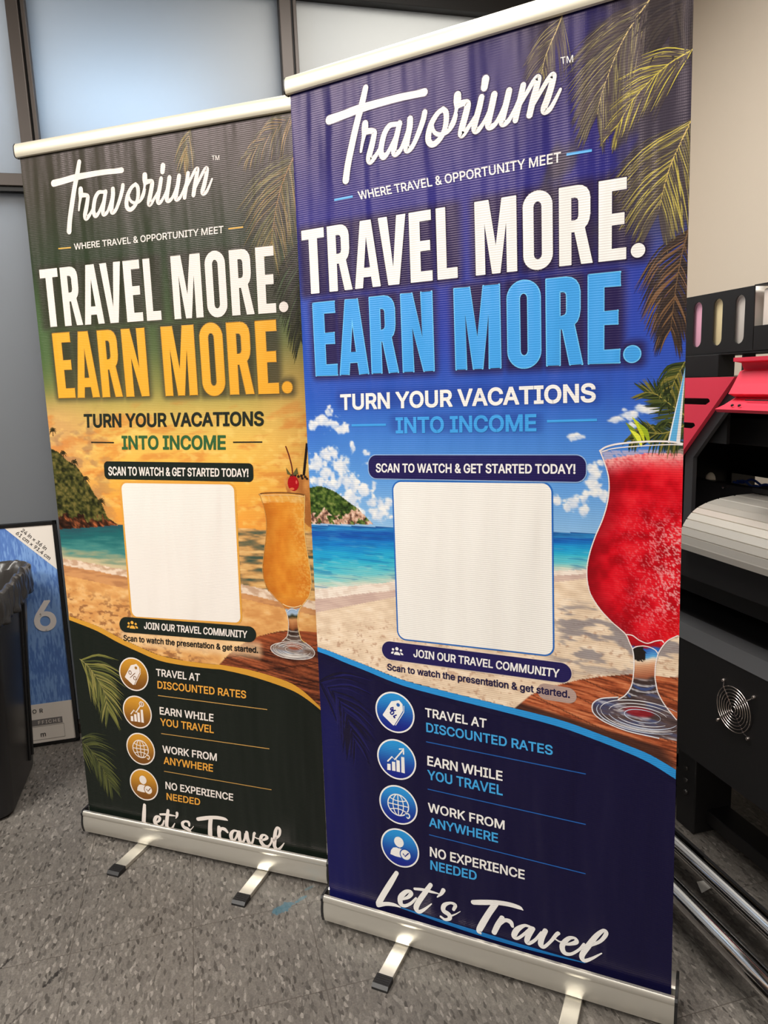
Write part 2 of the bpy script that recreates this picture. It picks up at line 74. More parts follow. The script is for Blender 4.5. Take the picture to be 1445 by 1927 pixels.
class MB:
    def __init__(s): s.bm = bmesh.new()
    def box(s, x0, x1, y0, y1, z0, z1, bev=0.0, seg=2):
        r = bmesh.ops.create_cube(s.bm, size=1.0); vs = r['verts']
        for v in vs: v.co = Vector(((x0+x1)/2+v.co.x*(x1-x0), (y0+y1)/2+v.co.y*(y1-y0), (z0+z1)/2+v.co.z*(z1-z0)))
        if bev:
            es = list({e for v in vs for e in v.link_edges})
            bmesh.ops.bevel(s.bm, geom=es, offset=bev, segments=seg, affect='EDGES', profile=.5)
        return s
    def extrude(s, prof, f0, f1, holes=(), caps=True):
        """prof: closed 2D outline; f0/f1 map (a,b) to 3D for the two ends"""
        loops = [list(prof)]+[list(h) for h in holes]
        A = []; Bv = []
        for lp in loops:
            A.append([s.bm.verts.new(f0(*p)) for p in lp]); Bv.append([s.bm.verts.new(f1(*p)) for p in lp])
        for a, b in zip(A, Bv):
            n = len(a)
            for i in range(n): s.bm.faces.new((a[i], a[(i+1) % n], b[(i+1) % n], b[i]))
        if caps:
            tri = tessellate_polygon([[Vector((p[0], p[1], 0)) for p in lp] for lp in loops])
            fa = [v for l in A for v in l]; fb = [v for l in Bv for v in l]
            for t in tri:
                try: s.bm.faces.new([fa[i] for i in t]); s.bm.faces.new([fb[i] for i in reversed(t)])
                except ValueError: pass
        return s
    def tube(s, pts, r, n=10, caps=True, closed=False):
        pts = [Vector(p) for p in pts]; N = len(pts); rings = []; up = None
        rr = r if isinstance(r, (list, tuple)) else [r]*N
        for i, p in enumerate(pts):
            a = pts[(i-1) % N] if (closed or i > 0) else p; b = pts[(i+1) % N] if (closed or i < N-1) else p
            t = (b-a).normalized()
            if up is None:
                up = Vector((0, 0, 1)) if abs(t.z) < .9 else Vector((1, 0, 0))
            x = t.cross(up).normalized(); up = x.cross(t).normalized()
            rings.append([s.bm.verts.new(p+(x*math.cos(2*PI*k/n)+up*math.sin(2*PI*k/n))*rr[i]) for k in range(n)])
        for i in range(N if closed else N-1):
            a, b = rings[i], rings[(i+1) % N]
            for k in range(n): s.bm.faces.new((a[k], a[(k+1) % n], b[(k+1) % n], b[k]))
        if caps and not closed: s.bm.faces.new(list(reversed(rings[0]))); s.bm.faces.new(rings[-1])
        return s
    def lathe(s, prof, base, axis, n=24):
        """prof: (radius, height) pairs along axis from base"""
        ax = Vector(axis).normalized(); x = ax.orthogonal().normalized(); y = ax.cross(x); base = Vector(base); rings = []
        for r, h in prof:
            if r < 1e-6: rings.append([s.bm.verts.new(base+ax*h)])
            else: rings.append([s.bm.verts.new(base+ax*h+(x*math.cos(2*PI*k/n)+y*math.sin(2*PI*k/n))*r) for k in range(n)])
        for a, b in zip(rings, rings[1:]):
            for k in range(n):
                q = [a[k % len(a)], a[(k+1) % len(a)], b[(k+1) % len(b)], b[k % len(b)]]
                u = list(dict.fromkeys(q))
                if len(u) > 2:
                    try: s.bm.faces.new(u)
                    except ValueError: pass
        return s
    def sphere(s, c, r, n=12):
        bmesh.ops.create_uvsphere(s.bm, u_segments=n, v_segments=n//2+2, radius=r, matrix=Matrix.Translation(Vector(c))); return s
    def build(s, name, m, parent=None, origin=None, smooth=False, rot=0.0):
        bmesh.ops.recalc_face_normals(s.bm, faces=s.bm.faces[:])
        if origin is not None:
            M = Matrix.Rotation(-rot, 4, 'Z') @ Matrix.Translation(-Vector(origin))
            bmesh.ops.transform(s.bm, matrix=M, verts=s.bm.verts[:])
        me = bpy.data.meshes.new(name); s.bm.to_mesh(me); s.bm.free()
        o = bpy.data.objects.new(name, me); COL.objects.link(o)
        for mm in (m if isinstance(m, (list, tuple)) else [m]): me.materials.append(mm)
        if smooth:
            me.shade_smooth()
            try: me.set_sharp_from_angle(angle=math.radians(38))
            except Exception: pass
        if parent: o.parent = parent
        return o
GLYPH = json.loads(r'''{" ":[188,[]],"!":[196,[[67,160,63,509,132,509,128,160],[98,-4,86,-3,75,1,58,18,54,29,52,41,54,53,58,64,66,73,75,80,86,85,98,86,110,85,121,80,130,73,138,64,142,53,143,41,142,29,138,18,121,1,110,-3]]],"$":[447,[[202,-74,202,583,244,583,244,-74],[224,-9,188,-7,156,-1,128,9,102,23,81,40,64,60,51,83,42,109,38,137,104,137,108,118,114,102,123,88,136,76,150,66,166,59,185,53,204,50,224,49,246,50,267,54,286,60,303,69,317,79,329,92,338,106,344,122,346,139,344,154,340,168,332,179,322,189,296,205,184,239,145,253,112,269,86,289,67,313,56,341,52,372,54,400,62,425,75,448,92,468,113,484,138,498,165,508,195,514,227,516,259,514,289,508,316,498,340,484,360,468,377,449,390,427,398,403,401,378,337,378,332,402,320,421,302,437,280,449,254,456,225,459,185,454,167,448,152,440,139,430,129,418,121,405,117,391,115,376,117,359,122,345,131,334,142,324,155,315,312,264,344,248,359,238,384,213,395,198,402,180,407,161,408,139,406,112,399,87,386,64,370,43,349,25,323,11,294,0,261,-7]]],"&":[448,[[197,-7,165,-5,136,1,110,12,88,26,69,42,54,62,43,84,36,108,34,133,36,154,40,173,47,189,70,220,255,375,259,384,262,405,260,420,255,434,245,445,233,454,219,459,201,461,189,460,168,453,151,440,145,431,138,411,137,399,138,386,145,363,159,340,438,0,364,0,171,231,96,327,87,344,81,361,77,379,75,398,77,420,82,440,91,458,102,474,117,488,134,499,154,507,176,512,200,513,224,512,246,507,266,499,283,488,297,475,308,459,317,442,322,424,324,404,323,389,320,375,309,349,301,336,135,202,121,188,110,174,103,161,98,146,97,131,98,115,102,101,109,87,118,76,143,57,158,51,193,46,213,48,232,52,251,59,269,69,286,81,301,95,315,112,327,131,336,151,343,174,348,198,349,224,408,224,403,167,397,144,389,124,371,92,333,47,315,30,294,17,271,7,246,-1,221,-5]]],".":[188,[[95,-4,83,-3,73,1,63,9,55,18,51,29,50,41,51,53,55,64,63,73,73,81,83,85,95,87,107,85,118,81,128,73,135,64,140,53,141,41,140,29,135,18,128,9,118,1,107,-3]]],"1":[453,[[76,0,76,55,391,55,391,0],[276,509,276,0,212,0,212,448,86,358,86,427,198,509]]],"2":[453,[[64,0,64,47,311,327,316,341,319,356,320,371,319,389,315,405,308,419,298,431,287,441,273,449,258,455,224,460,205,458,188,454,172,447,159,438,148,427,139,413,132,398,128,381,127,362,66,362,68,391,75,418,86,442,102,464,121,482,143,496,168,507,196,513,225,516,254,513,281,507,306,497,328,482,346,465,361,445,372,423,379,398,381,372,380,354,377,336,363,299,317,235,153,60,389,57,389,0]]],"3":[453,[[218,-7,188,-5,159,1,133,10,108,22,88,38,70,57,57,79,48,104,44,132,109,132,112,115,118,100,126,87,137,76,150,66,165,59,182,54,200,51,219,50,239,51,258,55,275,61,291,69,304,80,315,93,323,108,328,125,329,145,328,163,323,180,316,196,306,211,292,223,275,234,254,241,229,246,201,248,157,248,157,299,288,448,288,452,70,452,70,509,372,509,372,461,211,278,211,289,247,290,279,286,308,276,333,262,354,244,371,222,383,198,391,173,393,145,390,116,383,90,370,66,354,45,333,27,309,12,281,2,251,-5]]],"4":[453,[[40,105,40,158,247,509,311,509,109,166,413,163,413,105],[282,0,282,318,343,318,343,0]]],"6":[453,[[226,-7,196,-4,168,3,142,15,119,31,100,51,84,74,73,101,66,130,64,162,65,187,71,212,80,239,93,268,112,302,252,509,322,509,151,261,145,261,165,288,184,302,208,311,235,314,265,312,291,305,316,295,337,280,355,262,370,240,380,215,387,187,389,157,387,127,379,98,368,73,352,50,333,30,310,14,284,3,257,-4],[226,48,245,50,263,55,279,63,293,73,304,86,314,101,322,119,326,137,327,157,326,178,322,196,314,213,304,228,293,241,279,251,263,259,245,264,226,265,207,264,190,259,174,252,160,241,148,229,138,214,131,197,126,179,125,158,126,138,131,119,138,102,148,86,160,73,174,63,190,55,207,50]]],"9":[453,[[226,516,256,513,285,506,310,494,333,478,352,458,368,434,380,408,387,378,389,347,387,322,382,296,373,270,359,240,340,207,315,168,200,0,130,0,301,248,307,248,302,238,268,207,232,195,188,197,161,203,137,214,116,229,98,247,83,269,72,294,66,321,64,352,66,382,73,411,85,436,101,459,120,479,143,494,168,506,196,513],[226,460,207,459,190,454,174,446,160,435,148,423,138,407,131,390,127,372,125,352,127,331,131,313,138,295,148,280,160,268,174,257,190,250,207,245,226,243,245,245,263,249,279,257,293,267,305,280,314,295,322,312,326,330,327,350,326,371,322,390,314,407,305,422,293,435,279,446,263,454,245,459]]],"A":[480,[[16,0,201,509,276,509,463,0,395,0,232,478,245,478,191,302,85,0],[110,142,110,199,370,199,370,142]]],"C":[510,[[267,-7,225,-3,186,7,150,25,119,49,92,79,70,115,53,157,44,203,40,254,44,305,53,352,70,393,92,429,119,459,150,484,186,501,225,512,267,516,317,511,362,496,383,485,402,471,419,456,435,438,448,418,459,397,467,373,473,348,408,348,404,365,389,395,380,407,344,437,330,444,300,453,267,456,237,453,209,445,184,432,161,414,141,391,125,364,113,332,106,295,103,254,106,213,113,177,125,145,141,117,161,94,184,76,210,63,237,56,267,53,300,56,330,65,344,72,369,90,389,114,397,128,404,144,408,160,473,160,467,135,459,112,448,91,435,71,420,53,383,24,363,13,317,-2,293,-6]]],"D":[502,[[219,0,96,0,96,57,215,57,254,60,288,68,318,81,343,99,363,122,379,149,390,181,397,216,399,255,397,294,390,329,379,361,364,388,344,410,320,428,291,441,258,449,221,452,93,452,93,509,225,509,273,505,315,495,353,478,385,455,412,426,433,391,449,351,458,306,462,255,458,205,449,159,433,119,411,83,384,54,351,31,312,14,268,3],[125,509,125,0,60,0,60,509]]],"E":[419,[[60,0,60,509,372,509,372,452,125,452,125,286,355,286,355,229,125,229,125,57,375,57,375,0]]],"F":[410,[[60,0,60,509,369,509,369,452,125,452,125,278,346,278,346,221,125,221,125,0]]],"G":[520,[[269,-7,225,-3,185,7,149,25,118,49,91,79,69,116,53,157,43,203,40,254,43,305,53,352,69,393,91,429,117,459,149,484,184,501,223,512,265,516,291,514,316,510,340,504,363,494,384,483,403,469,421,453,436,436,449,416,460,395,468,373,474,349,408,349,402,365,378,406,368,417,344,436,330,443,300,453,265,456,236,453,209,445,183,432,160,414,141,392,125,364,113,332,106,295,103,254,106,213,113,177,125,145,141,117,161,95,184,76,210,63,238,56,269,53,296,55,322,61,345,71,365,85,382,102,396,123,407,147,413,173,415,202,434,199,283,199,283,256,478,256,478,200,475,160,466,124,451,91,431,62,406,38,377,19,344,5,308,-4]]],"H":[517,[[60,0,60,509,125,509,125,289,392,289,392,509,457,509,457,0,392,0,392,232,125,232,125,0]]],"I":[300,[[31,0,31,57,118,57,118,452,31,452,31,509,269,509,269,452,183,452,183,57,269,57,269,0]]],"J":[396,[[185,-7,143,-2,106,11,75,33,52,63,38,100,33,145,33,173,98,173,98,145,100,117,108,93,122,74,139,61,160,53,185,50,209,53,230,61,248,74,261,93,269,117,272,145,272,509,336,509,336,145,332,100,318,63,294,33,263,11,227,-2]]],"K":[467,[[104,145,104,216,364,509,448,509,231,276],[60,0,60,509,125,509,124,225,125,193,125,0],[372,0,188,259,228,309,449,0]]],"L":[393,[[60,0,60,509,125,509,125,57,361,57,361,0]]],"M":[628,[[60,0,60,509,152,509,284,170,322,49,307,49,476,509,568,509,568,0,504,0,507,457,513,457,342,0,286,0,112,457,119,457,122,0]]],"N":[523,[[60,0,60,509,136,509,388,107,414,55,405,54,399,509,463,509,463,0,387,0,108,452,119,454,125,0]]],"O":[533,[[267,-7,225,-3,186,7,150,25,119,49,92,79,70,115,53,157,44,203,40,254,44,305,53,352,70,393,92,429,119,459,150,484,186,501,225,512,267,516,309,512,348,501,384,484,415,459,442,429,464,393,480,352,490,305,493,254,490,203,480,157,464,115,442,79,415,49,384,25,348,7,309,-3],[267,53,296,55,324,63,349,76,372,94,392,116,408,144,420,176,428,213,430,254,428,295,420,332,408,365,392,392,372,415,349,433,324,446,296,453,267,456,237,453,210,445,184,433,161,415,142,392,125,364,113,332,106,295,103,254,106,213,113,176,125,144,142,117,161,94,184,76,210,63,237,55]]],"P":[445,[[60,0,60,509,235,509,272,506,305,499,332,487,356,471,375,452,390,430,400,404,407,377,409,348,407,318,400,291,390,265,375,243,356,223,332,207,305,195,272,188,235,186,109,186,109,242,233,242,257,244,279,248,297,256,312,266,324,279,333,294,339,310,343,328,344,348,343,367,339,385,333,402,324,416,312,428,297,439,279,446,257,451,232,452,125,452,125,0]]],"R":[449,[[60,0,60,509,236,509,273,506,305,500,333,489,356,473,376,455,390,433,401,408,407,381,409,352,407,323,401,296,390,271,376,250,356,232,333,217,305,206,273,200,236,198,96,198,96,255,234,255,258,256,280,260,298,267,313,276,325,287,334,300,340,316,344,333,345,352,344,371,340,389,334,405,325,419,313,430,298,440,258,451,233,452,125,452,125,0],[353,0,230,229,303,229,428,0]]],"S":[447,[[224,-9,188,-7,156,-1,128,9,102,23,81,40,64,60,51,83,42,109,38,137,104,137,108,118,114,102,123,88,136,76,150,66,166,59,185,53,204,50,224,49,246,50,267,54,286,60,303,69,317,79,329,92,338,106,344,122,346,139,344,154,340,168,332,179,322,189,296,205,184,239,145,253,112,269,86,289,67,313,56,341,52,372,54,400,62,425,75,448,92,468,113,484,138,498,165,508,195,514,227,516,259,514,289,508,316,498,340,484,360,468,377,449,390,427,398,403,401,378,337,378,332,402,320,421,302,437,280,449,254,456,225,459,185,454,167,448,152,440,139,430,129,418,121,405,117,391,115,376,117,359,122,345,131,334,142,324,155,315,312,264,344,248,359,238,384,213,395,198,402,180,407,161,408,139,406,112,399,87,386,64,370,43,349,25,323,11,294,0,261,-7]]],"T":[449,[[32,452,32,509,417,509,417,452,257,452,257,0,193,0,193,452]]],"U":[517,[[259,-8,220,-6,186,2,154,15,126,33,103,55,85,80,71,108,63,140,60,173,60,509,124,509,124,178,126,155,132,133,141,113,153,95,169,80,187,68,208,59,232,53,259,52,285,53,309,59,331,68,349,80,364,95,377,113,385,133,391,155,393,178,393,509,457,509,457,173,454,140,446,108,433,80,414,55,391,33,363,15,332,2,297,-6]]],"V":[480,[[204,0,16,509,84,509,248,31,235,31,395,509,463,509,278,0]]],"W":[686,[[155,0,16,509,82,509,172,162,197,40,189,40,306,509,380,509,497,40,488,40,603,509,670,509,530,0,455,0,351,391,336,475,350,475,230,0]]],"X":[474,[[18,0,217,284,217,236,29,509,104,509,230,318,243,292,232,292,374,509,446,509,259,239,259,287,456,0,382,0,230,231,244,231,91,0]]],"Y":[472,[[203,0,203,208,16,509,91,509,250,230,224,230,381,509,455,509,268,208,268,0]]],"a":[389,[[160,-9,137,-7,115,-3,94,5,76,15,60,29,48,45,38,63,32,84,30,108,32,128,36,146,43,161,53,174,64,184,78,193,92,200,125,211,257,231,265,235,271,240,274,246,276,255,275,272,272,285,267,297,260,307,251,315,240,322,227,327,212,330,196,331,178,330,163,327,149,322,137,316,104,283,100,274,41,291,51,313,64,331,79,346,95,358,114,368,133,375,153,380,173,383,208,384,255,375,271,369,300,350,312,336,322,320,330,301,335,278,337,251,337,0,277,0,277,52,272,52,267,43,242,16,215,1,199,-4],[170,45,192,47,211,51,228,59,242,68,254,80,263,93,270,108,274,122,276,138,276,190,267,184,134,159,112,147,103,139,97,130,93,118,92,105,93,93,96,82,102,72,109,64,119,57,142,48]]],"c":[396,[[207,-8,174,-5,144,3,117,16,93,35,72,58,56,85,44,116,37,150,34,187,37,225,44,260,56,291,72,318,93,341,117,360,144,374,174,382,226,384,260,377,305,356,330,335,349,308,362,277,303,262,300,272,270,311,231,328,207,330,184,328,163,321,145,310,130,296,118,278,108,258,102,236,98,212,96,187,98,163,102,139,108,117,118,97,130,80,145,66,163,55,184,49,207,46,253,55,292,89,304,117,363,102,350,70,331,43,306,21,292,12,261,-1,244,-5]]],"d":[424,[[195,-8,165,-6,137,3,111,16,89,34,70,57,55,84,43,116,36,151,34,189,36,227,43,261,55,293,70,320,89,342,112,361,137,374,165,382,196,384,218,383,237,379,253,373,267,364,306,319,311,319,311,509,372,509,372,0,313,0,313,59,307,59,266,12,252,4,236,-3,217,-7],[205,47,226,49,246,55,263,65,278,78,290,95,299,115,306,138,310,162,312,189,310,216,306,241,300,263,290,282,278,299,263,312,246,322,227,328,205,330,182,328,162,322,145,311,130,298,118,281,108,261,102,239,98,215,96,189,98,163,102,139,109,117,118,97,130,80,145,66,162,55,182,49]]],"e":[404,[[212,-8,177,-5,145,3,117,16,92,35,72,58,56,85,44,116,37,150,34,187,36,224,44,258,55,290,71,317,91,340,115,359,142,373,172,382,205,384,226,383,246,380,266,374,285,366,303,355,319,341,334,324,347,305,357,282,365,256,370,227,371,169,75,169,75,221,338,221,310,202,308,226,304,248,298,269,288,286,277,301,263,314,246,323,227,328,205,330,183,328,164,323,146,313,131,301,119,286,109,270,102,251,97,231,96,178,98,151,102,127,110,106,121,88,135,73,151,61,169,53,190,48,212,46,241,49,254,53,265,58,276,65,294,82,306,105,365,91,358,72,348,55,335,39,320,26,302,14,283,4,261,-3,237,-7]]],"g":[425,[[207,-151,156,-146,134,-140,114,-132,97,-122,82,-110,59,-84,51,-69,101,-41,142,-82,154,-88,169,-93,187,-96,207,-97,236,-95,261,-87,282,-75,298,-58,308,-34,311,-6,311,68,306,68,287,41,266,23,252,16,236,10,217,6,195,5,165,7,138,14,113,27,90,43,71,65,55,90,43,120,36,154,34,191,36,229,43,263,55,293,71,320,90,342,112,361,138,374,166,382,196,384,218,383,237,379,253,373,267,365,279,356,308,319,313,319,313,379,372,379,372,-9,370,-40,363,-67,350,-90,334,-109,314,-124,291,-136,265,-144,237,-149],[205,59,227,61,246,66,264,75,278,87,290,103,300,121,307,142,311,166,312,193,311,219,307,242,300,264,291,283,279,299,264,312,247,322,227,328,205,330,182,328,163,322,145,312,130,298,118,282,109,262,102,241,98,218,96,193,98,167,102,144,109,123,118,104,131,88,145,76,163,66,183,61]]],"h":[410,[[114,227,114,0,53,0,53,509,114,509,114,287,102,287,116,319,132,344,152,362,175,374,200,382,227,384,252,383,275,377,295,369,313,356,328,340,341,321,350,298,355,271,357,240,357,0,296,0,296,235,293,263,286,286,273,304,256,318,235,326,210,329,192,328,176,324,161,317,147,308,136,297,126,283,119,266,115,248]]],"i":[167,[[53,0,53,379,114,379,114,0],[84,443,73,444,63,448,54,455,47,463,43,472,41,483,43,494,47,504,54,512,63,518,73,522,84,524,95,522,105,518,114,512,121,504,125,494,126,483,125,472,121,463,114,455,105,448,95,444]]],"m":[610,[[53,0,53,379,112,379,112,295,108,295,114,314,122,331,132,346,144,358,158,368,172,376,187,382,203,385,219,386,245,383,268,375,287,361,303,342,314,320,321,295,312,295,318,312,326,329,337,343,350,356,364,366,381,375,398,381,417,385,437,386,458,385,478,380,497,372,514,361,529,346,541,328,550,307,555,283,557,255,557,0,496,0,496,254,493,279,485,298,473,313,456,323,438,329,419,330,402,329,387,326,374,320,363,312,353,302,345,290,336,263,335,247,335,0,274,0,274,260,272,280,265,297,253,311,238,322,220,328,199,330,185,329,171,326,158,320,145,312,135,302,126,289,119,274,115,257,114,238,114,0]]],"n":[410,[[114,227,114,0,53,0,53,379,112,379,112,287,102,287,116,319,132,344,152,362,175,374,200,382,227,384,252,383,275,377,295,369,313,356,328,340,341,321,350,298,355,271,357,240,357,0,296,0,296,235,293,263,286,286,273,304,256,318,235,326,210,329,192,328,176,324,161,317,147,308,136,297,126,283,119,266,115,248]]],"o":[415,[[207,-8,174,-5,144,3,117,16,93,35,72,58,56,85,44,116,37,150,34,187,37,225,44,260,56,291,72,318,93,341,117,360,144,374,174,382,207,384,241,382,271,374,299,360,323,341,343,318,359,291,371,260,379,225,381,187,379,150,371,116,359,85,343,58,323,35,299,16,271,3,241,-5],[207,46,231,49,252,55,270,66,285,80,298,97,307,117,314,139,318,163,319,187,318,212,314,236,307,258,298,278,285,296,270,310,252,321,231,328,207,330,184,328,163,321,145,310,130,296,118,278,108,258,102,236,98,212,96,187,98,163,102,139,108,117,118,97,130,80,145,66,163,55,184,49]]],"p":[424,[[53,-143,53,379,112,379,112,319,118,319,137,346,171,373,188,379,207,383,229,384,259,382,287,374,313,361,335,342,354,320,370,293,381,261,388,227,390,189,388,151,381,116,370,84,355,57,336,34,313,16,288,3,260,-6,229,-8,208,-7,189,-3,173,4,159,12,147,21,118,59,114,59,114,-143],[220,47,242,49,262,55,279,66,294,80,306,97,316,117,323,139,327,163,328,189,327,215,323,239,316,261,307,281,295,298,280,311,262,322,243,328,220,330,198,328,178,322,161,312,147,299,134,282,125,263,118,241,114,216,113,189,114,162,118,138,125,115,135,95,147,78,162,65,179,55,198,49]]],"r":[259,[[53,0,53,379,112,379,112,321,124,339,137,354,152,367,171,377,191,383,240,384,243,322,236,324,174,321,159,315,146,306,135,296,126,284,119,269,115,254,114,237,114,0]]],"s":[365,[[182,-8,157,-7,133,-3,112,3,93,12,76,24,62,38,50,54,41,73,36,94,94,107,101,87,111,72,124,60,141,52,160,47,181,45,206,47,227,53,244,62,258,74,265,88,268,103,266,115,262,126,254,136,243,144,229,150,149,170,118,180,92,192,72,208,58,227,50,249,47,274,49,295,55,314,65,332,79,347,95,360,115,370,137,378,161,383,187,384,212,383,234,379,254,372,271,363,286,352,299,339,318,308,324,290,268,277,262,291,254,304,243,316,228,325,210,331,187,333,166,331,147,326,131,317,119,305,111,292,109,277,110,264,115,253,124,243,136,235,261,200,287,187,306,171,320,153,328,131,331,107,329,85,323,65,312,47,298,31,281,18,260,6,236,-2,210,-7]]],"t":[227,[[204,379,204,327,6,327,6,379],[65,471,126,471,126,98,127,83,130,70,136,61,144,55,156,51,202,54,213,2,138,-1,113,7,92,21,77,41,68,64,65,93]]],"w":[567,[[138,0,23,379,87,379,175,41,165,41,252,379,316,379,362,214,382,136,402,41,391,41,480,379,545,379,429,0,368,0,277,338,291,338,199,0]]],"\u00d7":[453,[[348,38,67,320,106,360,387,78],[106,38,67,78,348,360,387,320]]]}''')   # advance and outline loops of each character, 1/1000 em
_tc = {}
_gt = {}
def glyph_tris(ch):
    """filled triangles of one character (non-zero winding, so overlapping outlines are fine)"""
    if ch in _gt: return _gt[ch]
    adv, loops = GLYPH[ch]; pts, eds = [], []
    L = [[(l[k]/1000, l[k+1]/1000) for k in range(0, len(l), 2)] for l in loops]
    for l in L:
        m = len(pts); pts += [Vector(p) for p in l]; eds += [(m+k, m+(k+1) % len(l)) for k in range(len(l))]
    V, E_, F, _, _, _ = delaunay_2d_cdt(pts, eds, [], 0, 1e-6)
    def wind(x, y):
        n = 0
        for l in L:
            for (x1, y1), (x2, y2) in zip(l, l[1:]+l[:1]):
                if (y1 <= y) != (y2 <= y):
                    if x1+(y-y1)*(x2-x1)/(y2-y1) > x: n += 1 if y2 > y1 else -1
        return n
    T = []
    for f in F:
        cx_ = sum(V[i].x for i in f)/3; cy_ = sum(V[i].y for i in f)/3
        if wind(cx_, cy_): T.append(tuple(f))
    r = (adv, [tuple(v) for v in V], T, [p for l in L for p in l], eds); _gt[ch] = r
    return r
def text_mesh(body, space=1.0):
    """flat lettering: vertices, triangles, outline edges, baseline and cap height"""
    key = (body, space)
    if key in _tc: return _tc[key]
    V, F, O, E, x = [], [], [], [], 0.0
    for ch in body:
        adv, v, t, ol, ed = glyph_tris(ch) if GLYPH[ch][1] else (GLYPH[ch][0], [], [], [], [])
        n0, m0 = len(V), len(O)
        V += [(p[0]+x, p[1]) for p in v]; F += [tuple(i+n0 for i in q) for q in t]
        O += [(p[0]+x, p[1]) for p in ol]; E += [(a+m0, b+m0) for a, b in ed]
        x += adv/1000*space+(space-1)*.1
    H = GLYPH['H'][1][0]; r = (np.array(V), F, (np.array(O), E), 0.0, max(H[1::2])/1000); _tc[key] = r
    return r

# ------------------------------------------------------------------ materials
M_alu = mat('aluminium', rgb(226, 222, 212), .34, .85, bump=(900, .02))
M_alu_bright = mat('rail_aluminium', rgb(232, 224, 204), .38, .5)
M_black = mat('black_plastic', rgb(24, 23, 24), .45)
M_blackmetal = mat('black_powder_coat', rgb(25, 24, 25), .5, bump=(700, .04))
M_darkgrey = mat('dark_grey_metal', rgb(66, 66, 68), .5, bump=(700, .04))
M_red = mat('red_powder_coat', rgb(244, 66, 90), .45, bump=(800, .05))
M_chrome = mat('chrome', rgb(225, 222, 220), .07, 1.0)
M_wire = mat('nickel_wire', rgb(205, 195, 190), .25, 1.0)
M_white = mat('white_plastic', rgb(236, 234, 230), .4)
M_bronze = mat('dark_bronze_frame', rgb(74, 66, 61), .45, .25, bump=(500, .03))
M_gasket = mat('black_gasket', rgb(16, 15, 15), .6)

def wall_mat(name, c):
    return mat(name, c, .85, 0, .2, bump=(260, .12))
M_wall = wall_mat('beige_paint', rgb(212, 200, 184))
M_ceil = wall_mat('ceiling_paint', rgb(225, 220, 210))

def frosted():
    m = bpy.data.materials.new('frosted_glass'); m.use_nodes = True; nt = m.node_tree
    for n in list(nt.nodes):
        if n.type != 'OUTPUT_MATERIAL': nt.nodes.remove(n)
    out = [n for n in nt.nodes if n.type == 'OUTPUT_MATERIAL'][0]
    p = nt.nodes.new('ShaderNodeBsdfPrincipled'); p.inputs['Base Color'].default_value = rgb(96, 95, 95); p.inputs['Roughness'].default_value = .42
    t = nt.nodes.new('ShaderNodeBsdfTranslucent'); t.inputs[0].default_value = (.9, .95, 1, 1)
    mx = nt.nodes.new('ShaderNodeMixShader'); mx.inputs[0].default_value = .5
    nz = nt.nodes.new('ShaderNodeTexNoise'); nz.inputs['Scale'].default_value = 420; nz.inputs['Detail'].default_value = 2
    tc = nt.nodes.new('ShaderNodeTexCoord'); nt.links.new(tc.outputs['Object'], nz.inputs[0])
    bp = nt.nodes.new('ShaderNodeBump'); bp.inputs['Strength'].default_value = .12; bp.inputs['Distance'].default_value = .001
    nt.links.new(nz.outputs[0], bp.inputs['Height']); nt.links.new(bp.outputs[0], p.inputs['Normal'])
    nt.links.new(p.outputs[0], mx.inputs[1]); nt.links.new(t.outputs[0], mx.inputs[2]); nt.links.new(mx.outputs[0], out.inputs[0])
    return m
M_frost = frosted()

